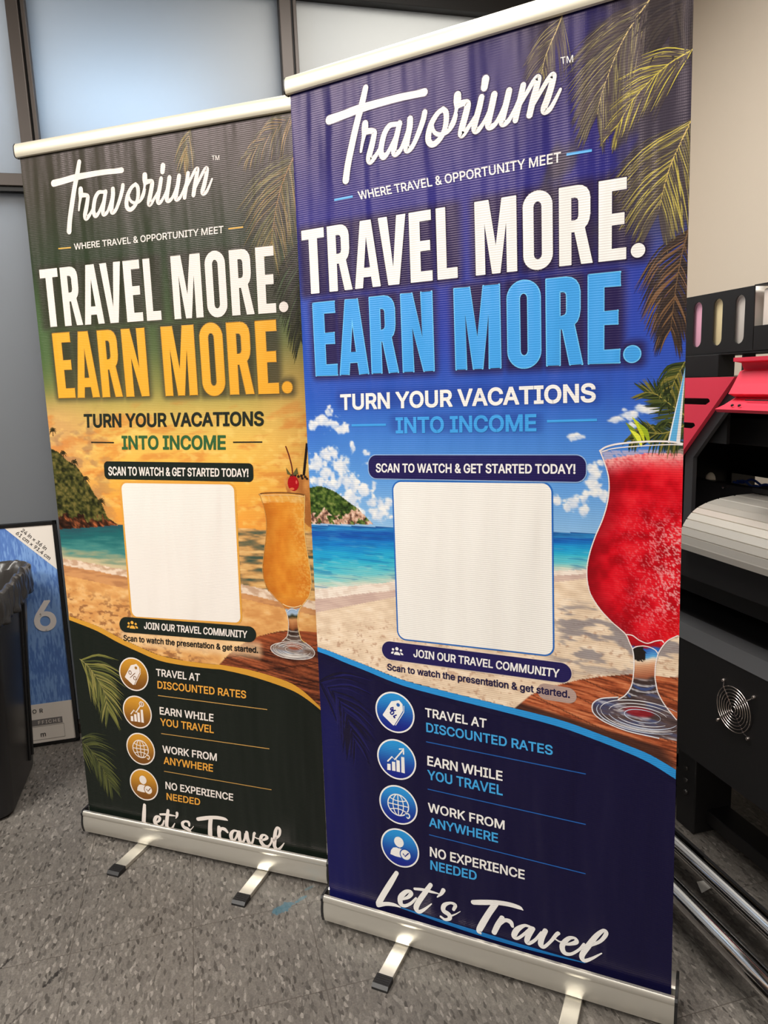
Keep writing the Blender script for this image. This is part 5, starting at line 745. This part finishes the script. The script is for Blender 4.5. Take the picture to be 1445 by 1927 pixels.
def roll_up_banner(kind, corners, H_MM, base, yaw, topyaw, step, label):
    root = empty('roll_up_banner', (base[0], base[1], 0), yaw); tag(root, label, 'banner', 'roll-up banners on the floor')
    org = (base[0], base[1], 0)
    film(kind, corners, H_MM, step, root, org, yaw)
    # local frame: x along the cassette, -y towards the viewer
    Lc = W_MM/1000+.016
    prof = [(.013, .0885), (.019, .088), (.0235, .082), (.0235, .074), (.0215, .071), (.024, .060), (.0255, .045), (.0245, .030), (.0225, .024), (.021, .0175), (.012, .0135), (-.03, .0128), (-.062, .018), (-.079, .034), (-.083, .052), (-.076, .072), (-.055, .087), (-.028, .093), (-.010, .092), (-.006, .0885), (-.004, .062), (.008, .062)]
    ca = MB().extrude(prof, lambda n, z: (-Lc/2, -n, z), lambda n, z: (Lc/2, -n, z)).build('cassette_base', M_alu, root, smooth=True)
    cap = [(n*1.04+.0006*(1 if n > 0 else -1), z*1.02-.0006) for n, z in prof[:19]]
    for sx in (-1, 1):
        MB().extrude(cap, lambda n, z: (sx*Lc/2, -n, z), lambda n, z: (sx*(Lc/2+.006), -n, z)).build('end_cap', M_black, ca)
    for x in (-.208, .217):
        ft = MB().box(x-.019, x+.019, -.128, .05, .0, .0125, .0015).build('foot', M_alu, root)
        t = MB(); pf = [(-.122, 0), (-.122, .0145), (-.150, .0125), (-.157, .006), (-.157, 0)]
        t.extrude(pf, lambda y, z: (x-.0205, y, z), lambda y, z: (x+.0205, y, z))
        for k in range(4): t.box(x-.0165, x+.0165, -.128-.006*k, -.126-.006*k, .0135-.0004*k, .0148-.0004*k)
        t.build('foot_tip', M_black, ft)
    # top rail, turned about the pole
    TLc, TRc = np.array(corners[0]), np.array(corners[1]); mid = (TLc+TRc)/2; zt = mid[2]; Lr = W_MM/1000+.012
    ux = np.array([math.cos(topyaw), math.sin(topyaw)]); nn = np.array([math.sin(topyaw), -math.cos(topyaw)])
    f = lambda x, n, z: (mid[0]+ux[0]*x+nn[0]*n, mid[1]+ux[1]*x+nn[1]*n, zt+z)
    rp = [(.0045, -.0035), (.009, -.0015), (.0115, .004), (.012, .016), (.011, .027), (.006, .0335), (-.004, .035), (-.012, .031), (-.0125, .004), (-.009, -.0015), (-.0045, -.0035), (-.003, .006), (.003, .006)]
    ra = MB().extrude(rp, lambda n, z: f(-Lr/2, n, z), lambda n, z: f(Lr/2, n, z)).build('top_rail', M_alu_bright, root, org, smooth=True, rot=yaw)
    cp = rp[:11]
    for sx in (-1, 1): MB().extrude(cp, lambda n, z: f(sx*Lr/2, n*1.05, z*1.02), lambda n, z: f(sx*(Lr/2+.003), n*1.05, z*1.02)).build('end_cap', M_black, ra, org, rot=yaw)
    # pole behind the film
    bx, by = base[0]-math.sin(yaw)*.045, base[1]+math.cos(yaw)*.045; tx_, ty_ = mid[0]-nn[0]*.022, mid[1]-nn[1]*.022
    MB().tube([(bx, by, .06), (bx+(tx_-bx)*.5, by+(ty_-by)*.5, 1.05), (tx_, ty_, zt+.01)], [.0125, .0115, .0105], 16).build('support_pole', M_alu, root, org, smooth=True, rot=yaw)
    return root
# ------------------------------------------------------------------ the two banners
CF = [(-.0644754, 1.5693059, 2.0539066), (.526382614, .969985481, 2.053906561), (.568337403, .982858214, .085198635), (-.084744844, 1.513689653, .085198635)]
CBk = [(-.737217367, 2.141118163, 2.058730862), (-.037216388, 1.673895739, 2.058730862), (-.064631578, 1.659958993, .085198635), (-.757732819, 2.137356977, .085198635)]
roll_up_banner('blue', CF, 1968.7, (.241796, 1.248274), math.radians(-39.1045), math.radians(-45.4074), 2.1,
               'blue roll-up banner with tropical beach and red frozen cocktail, standing in front')
roll_up_banner('gold', CBk, 1973.5, (-.411182, 1.898667), math.radians(-34.5585), math.radians(-33.7215), 2.6,
               'dark green and gold roll-up banner with sunset beach and orange cocktail')

# ------------------------------------------------------------------ wide-format printer along the right wall
PO = (1.15, 1.15, 0.0)
pr = empty('large_format_printer', PO)
tag(pr, 'red and black wide-format printer with silver curved platen and chrome rollers along the right wall', 'printer')
YA, YB = .25, 2.05
def yext(prof, a=YA, b=YB): return MB().extrude(prof, lambda x, z: (x, a, z), lambda x, z: (x, b, z))
def xext(prof, a, b, holes=()): return MB().extrude(prof, lambda y, z: (a, y, z), lambda y, z: (b, y, z), holes)
P_ = lambda mb, n, m, smooth=False, parent=None: mb.build(n, m, parent or pr, PO, smooth)
# stand
for y in (1.86, .34):
    P_(MB().box(1.07, 1.19, y-.05, y+.06, .03, .30, .004), 'leg', M_blackmetal)
P_(MB().box(1.055, 1.19, 1.535, 1.62, .0, .30, .004), 'leg', M_blackmetal)
lg = [o for o in pr.children][-1]
for y, z in ((1.578, .202), (1.576, .162), (1.576, .122)):
    P_(MB().lathe([(0, .006), (.006, .006), (.009, .003), (.0095, 0)], (1.055, y, z), (-1, 0, 0), 14), 'bolt', mat('black_bolt', rgb(70, 68, 66), .3, .6), True, lg)
for y in (1.9, .34):
    P_(MB().box(.70, 1.75, y-.03, y+.03, .0, .06, .006), 'foot_beam', M_blackmetal)
P_(MB().box(1.10, 1.18, YA, YB, .03, .075, .004), 'stretcher', M_blackmetal)
# media take-up
for x, z, r in ((.7625, .10, .026), (.888, .10, .024)):
    P_(MB().tube([(x, YA+.02, z), (x, 1.94, z)], r, 28), 'take_up_roller', M_chrome, True)
P_(MB().box(.786, .803, YA+.02, 1.94, .07, .098, .002), 'take_up_bar', M_blackmetal)
P_(MB().box(.913, .93, YA+.02, 1.94, .07, .102, .002), 'take_up_bar', M_blackmetal)
for y in (1.93, .27): P_(MB().box(.73, .97, y, y+.02, .02, .15, .004), 'roller_bracket', M_blackmetal)
# lower electronics cabinet with fan
cab = P_(yext([(1.0, .292), (1.0, .640), (1.028, .672), (1.30, .700), (1.56, .700), (1.56, .292)]), 'electronics_cabinet', M_blackmetal)
P_(MB().extrude([(.9985, .640), (1.0275, .6735), (1.075, .680), (1.075, .672), (1.03, .665), (1.005, .638)], lambda x, z: (x, YA, z), lambda x, z: (x, YB, z)), 'top_edge', M_darkgrey, False, cab)
fy, fz = 1.324, .5195
fan = P_(MB().lathe([(.0, .001), (.062, .001), (.062, .0)], (1.0, fy, fz), (-1, 0, 0), 40), 'fan_opening', M_gasket, True, cab)
g = MB()
for k in range(7):
    r = .0085+k*.0088; g.tube([(.992, fy+r*math.cos(t), fz+r*math.sin(t)) for t in np.arange(36)*2*PI/36], .00115, 6, closed=True)
SCW = [(1.371, .582), (1.261, .580), (1.384, .461), (1.273, .460)]
for a, b in SCW:
    d = Vector((0, a-fy, b-fz)); n = d.normalized()
    g.tube([Vector((.9905, fy, fz))+n*.008, Vector((.9905, fy, fz))+n*.064, Vector((.996, fy, fz))+n*.072, Vector((.997, a, b))], .0014, 6)
fg = P_(g, 'fan_guard', M_wire, True, fan)
for a, b in SCW:
    sm = MB().lathe([(0, .0075), (.004, .0065), (.0055, .003), (.0055, 0)], (.9995, a, b), (-1, 0, 0), 14); sm.build('screw', M_wire, cab, PO, True)
# platen and beam
P_(yext([(1.02, .82), (1.02, .90), (1.09, .905), (1.09, .82)]), 'front_beam', M_blackmetal)
P_(MB().box(1.10, 1.56, YA, 1.86, .74, .90, .003), 'vacuum_box', M_gasket)
pp = [(1.01, .902), (.997, .906), (.9955, .923)]
prev = None
base_pts = [(.996, .925), (.9985, .948), (1.006, .970), (1.0195, .991), (1.036, 1.0085), (1.056, 1.0215), (1.085, 1.0325), (1.125, 1.0415), (1.18, 1.0465), (1.30, 1.048), (1.46, 1.048)]
cm = []
for i in range(len(base_pts)-1):
    (a, b), (c, d) = base_pts[i], base_pts[i+1]; n = Vector((b-d, c-a)).normalized()
    cm += [(a+(c-a)*.04, b+(d-b)*.04), (a+(c-a)*.90, b+(d-b)*.90), (a+(c-a)*.92-n.x*.003, b+(d-b)*.92-n.y*.003) if n.y >= 0 else (a+(c-a)*.92+n.x*.003, b+(d-b)*.92+n.y*.003), (a+(c-a)*.99-n.x*.003, b+(d-b)*.99-n.y*.003) if n.y >= 0 else (a+(c-a)*.99+n.x*.003, b+(d-b)*.99+n.y*.003)]
pp += cm+[(1.46, 1.048), (1.46, .902)]
P_(yext(pp, YA+.02, 1.575), 'platen', mat('platen_aluminium', rgb(222, 217, 206), .38, .45, bump=(900, .05)))
# far-end cabinet in red sheet with two slots
def slot(y0, y1, z0, z1, n=6):
    r = (z1-z0)*.5; P = [(y1, z0), (y1, z1)]
    for k in range(n+1): t = PI/2+k/n*PI/2; P.append((y0+r+r*math.cos(t), z1-r+r*math.sin(t)))
    P += [(y0+r*1.9, z0)]
    return list(reversed(P))
red = [(1.99, 1.389), (1.4995, 1.389), (1.7127, 1.1596), (1.87, .992), (1.99, .992)]
ec = P_(xext(red, 1.095, 1.11, [slot(1.593, 1.93, 1.311, 1.330), slot(1.652, 1.93, 1.240, 1.258)]), 'end_cabinet', M_red)
P_(MB().box(1.13, 1.14, 1.56, 1.98, 1.20, 1.36), 'slot_backing', M_gasket, False, ec)
P_(xext([(1.99, 1.385), (1.484, 1.385), (1.466, 1.385), (1.548, 1.292), (1.676, 1.152), (1.676, .90), (1.712, .90), (1.712, 1.16), (1.52, 1.37), (1.99, 1.37)], 1.112, 1.126), 'side_frame', M_darkgrey, False, ec)
P_(MB().box(1.115, 1.62, 1.985, 2.05, .70, 1.385, .003), 'end_housing', M_blackmetal, False, ec)
# open carriage bay
P_(xext([(1.985, .90), (1.985, 1.38), (YA, 1.38), (YA, .90)], 1.50, 1.515, [[(1.965, 1.008), (1.795, 1.008), (1.795, 1.048), (1.965, 1.048)][::-1]]), 'bay_back_panel', M_blackmetal)
P_(MB().box(1.22, 1.30, YA, 1.985, 1.19, 1.27, .004), 'carriage_beam', M_gasket)
P_(MB().tube([(1.36, YA, 1.215), (1.36, 1.985, 1.215)], .012, 14), 'guide_rail', M_darkgrey, True)
P_(MB().box(1.24, 1.48, YA, 1.575, 1.05, 1.066, .002), 'bed_strip', M_blackmetal)
P_(MB().box(1.27, 1.30, 1.60, 1.985, .96, 1.056, .003), 'bed_edge', M_blackmetal)
rib = MB()
for k, dz in enumerate((0, .008, .015)): rib.tube([(1.465+.008*k, y, 1.016+dz+.008*math.sin(y*60+k*2)) for y in np.linspace(1.62, 1.915, 40)], .004, 8)
P_(rib, 'cable_bundle', mat('blue_cable', rgb(70, 104, 196), .5), True)
P_(MB().lathe([(0, .014), (.010, .0125), (.018, .008), (.022, 0)], (1.30, 1.825, 1.057), (-1, 0, 0), 20), 'indicator_dome', mat('cream_plastic', rgb(214, 204, 178), .5), True)
P_(MB().lathe([(.004, 0), (.004, .01), (0, .0105)], (1.269, 1.72, 1.045), (-1, 0, 0), 10), 'bed_bolt', M_wire, True)
# hinged red hood, sloping to the back
hp = [(1.047, 1.439), (1.047, 1.429), (1.072, 1.425), (1.081, 1.407), (1.069, 1.403), (1.052, 1.372), (1.036, 1.346), (1.060, 1.336), (1.024, 1.318), (.996, 1.308), (1.003, 1.300), (1.05, 1.296), (1.065, 1.296), (1.065, 1.302), (1.03, 1.306), (1.045, 1.322), (1.072, 1.334), (1.056, 1.346), (1.08, 1.385), (1.1, 1.405), (1.085, 1.432), (1.30, 1.437), (1.30, 1.442)]
hd = P_(yext(hp, YA+.02, 1.45), 'hood', M_red)
for y in (1.40, 1.375): P_(MB().lathe([(0, .004), (.003, .0035), (.0045, 0)], (1.008, y, 1.3175), (-.6, 0, .8), 10), 'hood_screw', M_gasket, True, hd)
P_(MB().tube([(1.034, 1.385, 1.331), (1.034, YA+.05, 1.331)], .0016, 6), 'hood_rod', M_gasket, True, hd)
P_(MB().box(1.13, 1.56, YA, 1.985, 1.37, 1.388, .002), 'hood_beam', M_blackmetal)
P_(MB().tube([(1.19, 1.455, 1.395), (1.19, 1.455, 1.455)], .005, 10), 'hood_hinge', M_wire, True)
# ink supply rack above the hood
XI = 1.20
def stad(yc, z0, z1, r=.0195, n=10):
    P = [(yc+r*math.cos(t), z1-r+r*math.sin(t)) for t in np.linspace(0, PI, n)]+[(yc+r*math.cos(t), z0+r+r*math.sin(t)) for t in np.linspace(PI, 2*PI, n)]
    return list(reversed(P))
cols = [('pink', (226, 178, 196)), ('cream', (222, 206, 170)), ('clear', (206, 200, 190))]
ink = P_(xext([(2.04, 1.46), (2.04, 1.636), (1.562, 1.636), (1.558, 1.457)], XI, XI+.004, [stad(1.955, 1.481, 1.617), stad(1.885, 1.481, 1.617), stad(1.794, 1.481, 1.617), stad(1.704, 1.481, 1.617), stad(1.614, 1.481, 1.617)]), 'ink_rack', M_blackmetal)
P_(MB().box(XI, XI+.16, YA, 2.04, 1.452, 1.460, .001), 'rack_floor', M_blackmetal, False, ink)
P_(MB().box(XI+.156, XI+.16, YA, 2.04, 1.46, 1.636, .001), 'rack_back', M_blackmetal, False, ink)
P_(MB().box(XI, XI+.004, YA, 1.556, 1.457, 1.526), 'rack_front', M_blackmetal, False, ink)
P_(MB().box(XI, XI+.05, 1.50, 1.562, 1.634, 1.638), 'rack_lip', M_blackmetal, False, ink)
M_cap = M_white
for i, (yc, c) in enumerate(((1.955, (200, 190, 196)), (1.885, (206, 200, 204)), (1.794, (230, 172, 194)), (1.704, (226, 210, 166)), (1.614, (208, 202, 194)), (1.505, (226, 216, 206)), (1.41, (228, 222, 212)), (1.31, (226, 220, 212)), (1.21, (226, 220, 212)))):
    tk = P_(MB().box(XI+.012, XI+.14, yc-.038, yc+.038, 1.462, 1.626, .008, 3), 'ink_tank', mat('tank_plastic', rgb(*c), .35), True, ink)
    P_(MB().lathe([(.016, 0), (.016, .012), (.013, .016), (0, .017)], (XI+.06, yc, 1.626), (0, 0, 1), 18), 'tank_cap', M_cap, True, tk)
P_(MB().box(XI-.01, XI+.05, 1.682, 1.99, 1.389, 1.455, .002), 'rack_bracket', M_blackmetal)
P_(MB().box(XI+.01, XI+.05, 1.60, 1.608, 1.39, 1.455), 'rack_bracket', M_blackmetal)
P_(MB().box(XI, XI+.06, YA+.1, YA+.18, 1.39, 1.455), 'rack_bracket', M_blackmetal)
P_(MB().lathe([(.006, 0), (.006, .012), (0, .013)], (1.13, 1.80, 1.389), (0, 0, 1), 10), 'bolt', M_wire, True)
P_(MB().lathe([(.006, 0), (.006, .012), (0, .013)], (1.13, 1.785, 1.389), (0, 0, 1), 10), 'bolt', M_wire, True)

# paper scrap on the floor under the rollers
m = MB(); v = [m.bm.verts.new(p) for p in ((.925, 1.352, .001), (.949, 1.346, .004), (.944, 1.312, .009), (.908, 1.310, .001), (.931, 1.331, .002))]
for t in ((0, 1, 4), (1, 2, 4), (2, 3, 4), (3, 0, 4)): m.bm.faces.new([v[k] for k in t])
o = m.build('paper_scrap', mat('white_paper', rgb(242, 238, 230), .8)); 
sd = o.modifiers.new('thickness', 'SOLIDIFY'); sd.thickness = .0006
tag(o, 'torn white paper scrap on the floor between the chrome rollers', 'paper')

# ------------------------------------------------------------------ boxed poster frame leaning on the partition
PB_ = (-1.19, 2.84, 0.0)
bx = empty('boxed_poster_frame', PB_); tag(bx, 'boxed blue poster frame with white size corner leaning against the frosted partition', 'poster frame')
def pf(x, z, d=0.0): return (x, 2.832+z*.045-d, z)    # face leans back slightly
xl, xr, zt = -1.505, -.889, .917
def panel(x0, x1, z0, z1, d0, d1): return MB().extrude([(x0, z0), (x1, z0), (x1, z1), (x0, z1)], lambda x, z: pf(x, z, d0), lambda x, z: pf(x, z, d1))
panel(xl, xr, .003, zt, -.018, -.004).build('backing', M_gasket, bx, PB_)
fr_ = MB()
for a in ((xl, xl+.013, .002, zt), (xr-.013, xr, .002, zt), (xl, xr, .002, .015), (xl, xr, zt-.013, zt)):
    fr_.extrude([(a[0], a[2]), (a[1], a[2]), (a[1], a[3]), (a[0], a[3])], lambda x, z: pf(x, z, -.018), lambda x, z: pf(x, z, .004))
fr_.build('frame', mat('glossy_black_frame', rgb(18, 18, 19), .25), bx, PB_)
def blue_print():
    m = bpy.data.materials.new('blue_watercolour_print'); m.use_nodes = True; nt = m.node_tree; L = nt.links.new; N = nt.nodes.new
    b = nt.nodes['Principled BSDF']; b.inputs['Roughness'].default_value = .4
    tc = N('ShaderNodeTexCoord'); mp = N('ShaderNodeMapping'); mp.inputs['Scale'].default_value = (150, 150, 26); L(tc.outputs['Object'], mp.inputs[0])
    n1 = N('ShaderNodeTexNoise'); n1.inputs['Scale'].default_value = 1; n1.inputs['Detail'].default_value = 5; L(mp.outputs[0], n1.inputs[0])
    n2 = N('ShaderNodeTexNoise'); n2.inputs['Scale'].default_value = 5; n2.inputs['Detail'].default_value = 5; L(tc.outputs['Object'], n2.inputs[0])
    ad = N('ShaderNodeMath'); ad.operation = 'ADD'; L(n1.outputs[0], ad.inputs[0]); L(n2.outputs[0], ad.inputs[1])
    r = N('ShaderNodeValToRGB'); e = r.color_ramp.elements; e[0].position = .62; e[0].color = rgb(78, 112, 180); e[1].position = 1.0; e[1].color = rgb(126, 164, 220)
    k = r.color_ramp.elements.new(.88); k.color = rgb(92, 130, 196); hf = N('ShaderNodeMath'); hf.operation = 'MULTIPLY'; hf.inputs[1].default_value = .95
    L(ad.outputs[0], hf.inputs[0]); L(hf.outputs[0], r.inputs[0]); L(r.outputs[0], b.inputs['Base Color']); return m
panel(xl+.013, xr-.013, .175, zt-.013, -.004, .0).build('print_sheet', blue_print(), bx, PB_)
M_card = mat('white_card', rgb(232, 224, 214), .45); M_ink = mat('dark_print', rgb(66, 62, 62), .5); M_inkgrey = mat('grey_print', rgb(120, 116, 114), .5); M_lightprint = mat('light_print', rgb(240, 234, 230), .5)
sl = panel(xl+.013, xr-.013, .015, .178, -.004, .0004); sl.build('lower_label', M_card, bx, PB_)
MB().extrude([(-1.076, zt-.013), (xr-.013, zt-.013), (xr-.013, .722)][::-1], lambda x, z: pf(x, z, -.001), lambda x, z: pf(x, z, .0008)).build('corner_label', M_card, bx, PB_)
def lettering(body, org, ux, uz, h, m, name, space=1.0, d=.0016, bold=.04):
    """text lying on the poster face: org = lower left (x, z), ux/uz unit directions"""
    V, F, E, b0, b1 = text_mesh(body, space); s = h/(b1-b0); mb = MB()
    vv = []
    for x, y in V:
        a, b = (x-V[:, 0].min())*s, (y-b0)*s; vv.append(mb.bm.verts.new(pf(org[0]+ux[0]*a+uz[0]*b, org[1]+ux[1]*a+uz[1]*b, d)))
    for f in F:
        try: mb.bm.faces.new([vv[i] for i in f])
        except ValueError: pass
    O, Ed = E
    for i, j in Ed:
        p, q = np.array(O[i]), np.array(O[j]); t = q-p; l = np.linalg.norm(t)
        if l < 1e-6: continue
        t = t/l; nn = np.array([-t[1], t[0]])*bold/2*(b1-b0); ex = t*bold*.4*(b1-b0); vs = []
        for r_ in (p-ex+nn, q+ex+nn, q+ex-nn, p-ex-nn):
            a, b = (r_[0]-V[:, 0].min())*s, (r_[1]-b0)*s; vs.append(mb.bm.verts.new(pf(org[0]+ux[0]*a+uz[0]*b, org[1]+ux[1]*a+uz[1]*b, d+.00003*(1+i % 3))))
        mb.bm.faces.new(vs)
    return mb.build(name, m, bx, PB_)
a_ = math.atan2(.722-(zt-.013), (xr-.013)+1.076); cu = (math.cos(a_), math.sin(a_)); cz = (-math.sin(a_), math.cos(a_))
lettering('24 in × 36 in', (-1.0185, .887), cu, cz, .0145, M_ink, 'size_lettering')
lettering('61 cm × 91.4 cm', (-1.038, .878), cu, cz, .0145, M_ink, 'size_lettering')
lettering('6', (-1.004, .482), (1, 0), (0, 1), .116, M_lightprint, 'size_number', 1.0, .0016, .07)
lettering('OR', (-1.052, .142), (1, 0), (0, 1), .016, M_ink, 'brand_lettering', 1.45)
panel(-1.07, -.945, .088, .114, .0004, .001).build('grey_strip', M_inkgrey, bx, PB_)
lettering('FFICHE', (-1.036, .094), (1, 0), (0, 1), .0135, M_card, 'strip_lettering', 1.25)
lettering('m', (-1.032, .040), (1, 0), (0, 1), .019, M_ink, 'size_lettering')
fx = MB()
for a in ((-1.07, -.941, .0275, .0285), (-1.07, -.941, .0835, .0845), (-.942, -.941, .0275, .0845)):
    fx.extrude([(a[0], a[2]), (a[1], a[2]), (a[1], a[3]), (a[0], a[3])], lambda x, z: pf(x, z, .0004), lambda x, z: pf(x, z, .001))
fx.build('label_border', M_inkgrey, bx, PB_)

# ------------------------------------------------------------------ waste bin with liner
BO = (-1.17, 2.48, 0.0)
bn = empty('waste_bin', BO); tag(bn, 'tall black plastic waste bin in front of the boxed poster frame', 'waste bin')
def rr(cx, cy, hx, hy, r, n=6):
    P = []
    for sx, sy, a0 in ((1, 1, 0), (-1, 1, PI/2), (-1, -1, PI), (1, -1, 3*PI/2)):
        for k in range(n+1): t = a0+k/n*PI/2; P.append((cx+sx*(hx-r)+r*math.cos(t), cy+sy*(hy-r)+r*math.sin(t)))
    return P
m = MB(); rings = []
for z, hx, hy, r in ((.0, .125, .195, .05), (.012, .138, .212, .06), (.10, .143, .217, .06), (.45, .165, .242, .06), (.72, .182, .262, .055), (.765, .187, .268, .055), (.765, .180, .261, .05), (.70, .172, .252, .05), (.06, .135, .208, .05)):
    rings.append([m.bm.verts.new((x, y, z)) for x, y in rr(-1.17, 2.505, hx, hy, r)])
for a, b in zip(rings, rings[1:]):
    for k in range(len(a)): m.bm.faces.new((a[k], a[(k+1) % len(a)], b[(k+1) % len(a)], b[k]))
m.bm.faces.new(list(reversed(rings[0]))); m.bm.faces.new(rings[-1])
bb = m.build('bin_body', mat('black_bin_plastic', rgb(26, 25, 27), .32), bn, BO, True)
gv = MB()
for y in (2.60, 2.645): gv.tube([(-1.17+.1435+.006*0, y, .06), (-1.17+.166, y, .45), (-1.17+.183, y, .72)], .0055, 8)
gv.build('side_rib', M_black, bn, BO, True)
def even(P, n):
    P = np.array(list(P)+[P[0]]); s = np.r_[0, np.cumsum(np.linalg.norm(np.diff(P, axis=0), axis=1))]; t = np.arange(n)/n*s[-1]
    return list(zip(np.interp(t, s, P[:, 0]), np.interp(t, s, P[:, 1])))
m = MB(); rings = []
for j, (z, g_, sd_) in enumerate(((.40, -.042, -1), (.55, -.034, -1), (.66, -.028, -1), (.73, -.021, -1), (.765, -.014, -1), (.782, -.005, 0), (.788, .004, 0), (.783, .011, 1), (.765, .013, 1), (.735, .013, 1), (.705, .012, 1), (.685, .009, 1))):
    P = even(rr(-1.17, 2.505, .187+g_, .268+g_, .055+max(g_, -.03), 12), 150); ring = []
    for k, (x, y) in enumerate(P):
        n1 = float(fbm(np.array(k*.31+j*.45), np.array(j*.6), 3, 2)); n2 = float(fbm(np.array(k*.85-j*.5), np.array(j*.9+5), 2, 6))
        d = Vector((x+1.17, y-2.505, 0)).normalized(); w_ = (abs(n1-.5)*.05+abs(n2-.5)*.016)
        gg = w_*sd_ if sd_ else 0.0
        zz = z+((n1-.5)*.016+(n2-.5)*.012 if sd_ == 0 else 0)+((n1-.5)*.012 if j in (0, 11) else 0)+(max(n1-.45, 0)*.05 if j in (5, 6) else 0)
        ring.append(m.bm.verts.new((x+d.x*gg, y+d.y*gg, max(zz, .773) if sd_ == 0 else zz)))
    rings.append(ring)
for a, b in zip(rings, rings[1:]):
    for k in range(len(a)): m.bm.faces.new((a[k], a[(k+1) % len(a)], b[(k+1) % len(a)], b[k]))
o = m.build('bin_liner', mat('black_bin_bag', rgb(58, 55, 53), .26, bump=(45, .3)), smooth=True)
sb = o.modifiers.new('wrinkles', 'SUBSURF'); sb.levels = 1; sb.render_levels = 1
sd = o.modifiers.new('thickness', 'SOLIDIFY'); sd.thickness = .0008; sd.offset = 0
tag(o, 'crumpled black plastic bag folded over the rim of the waste bin', 'bin bag')
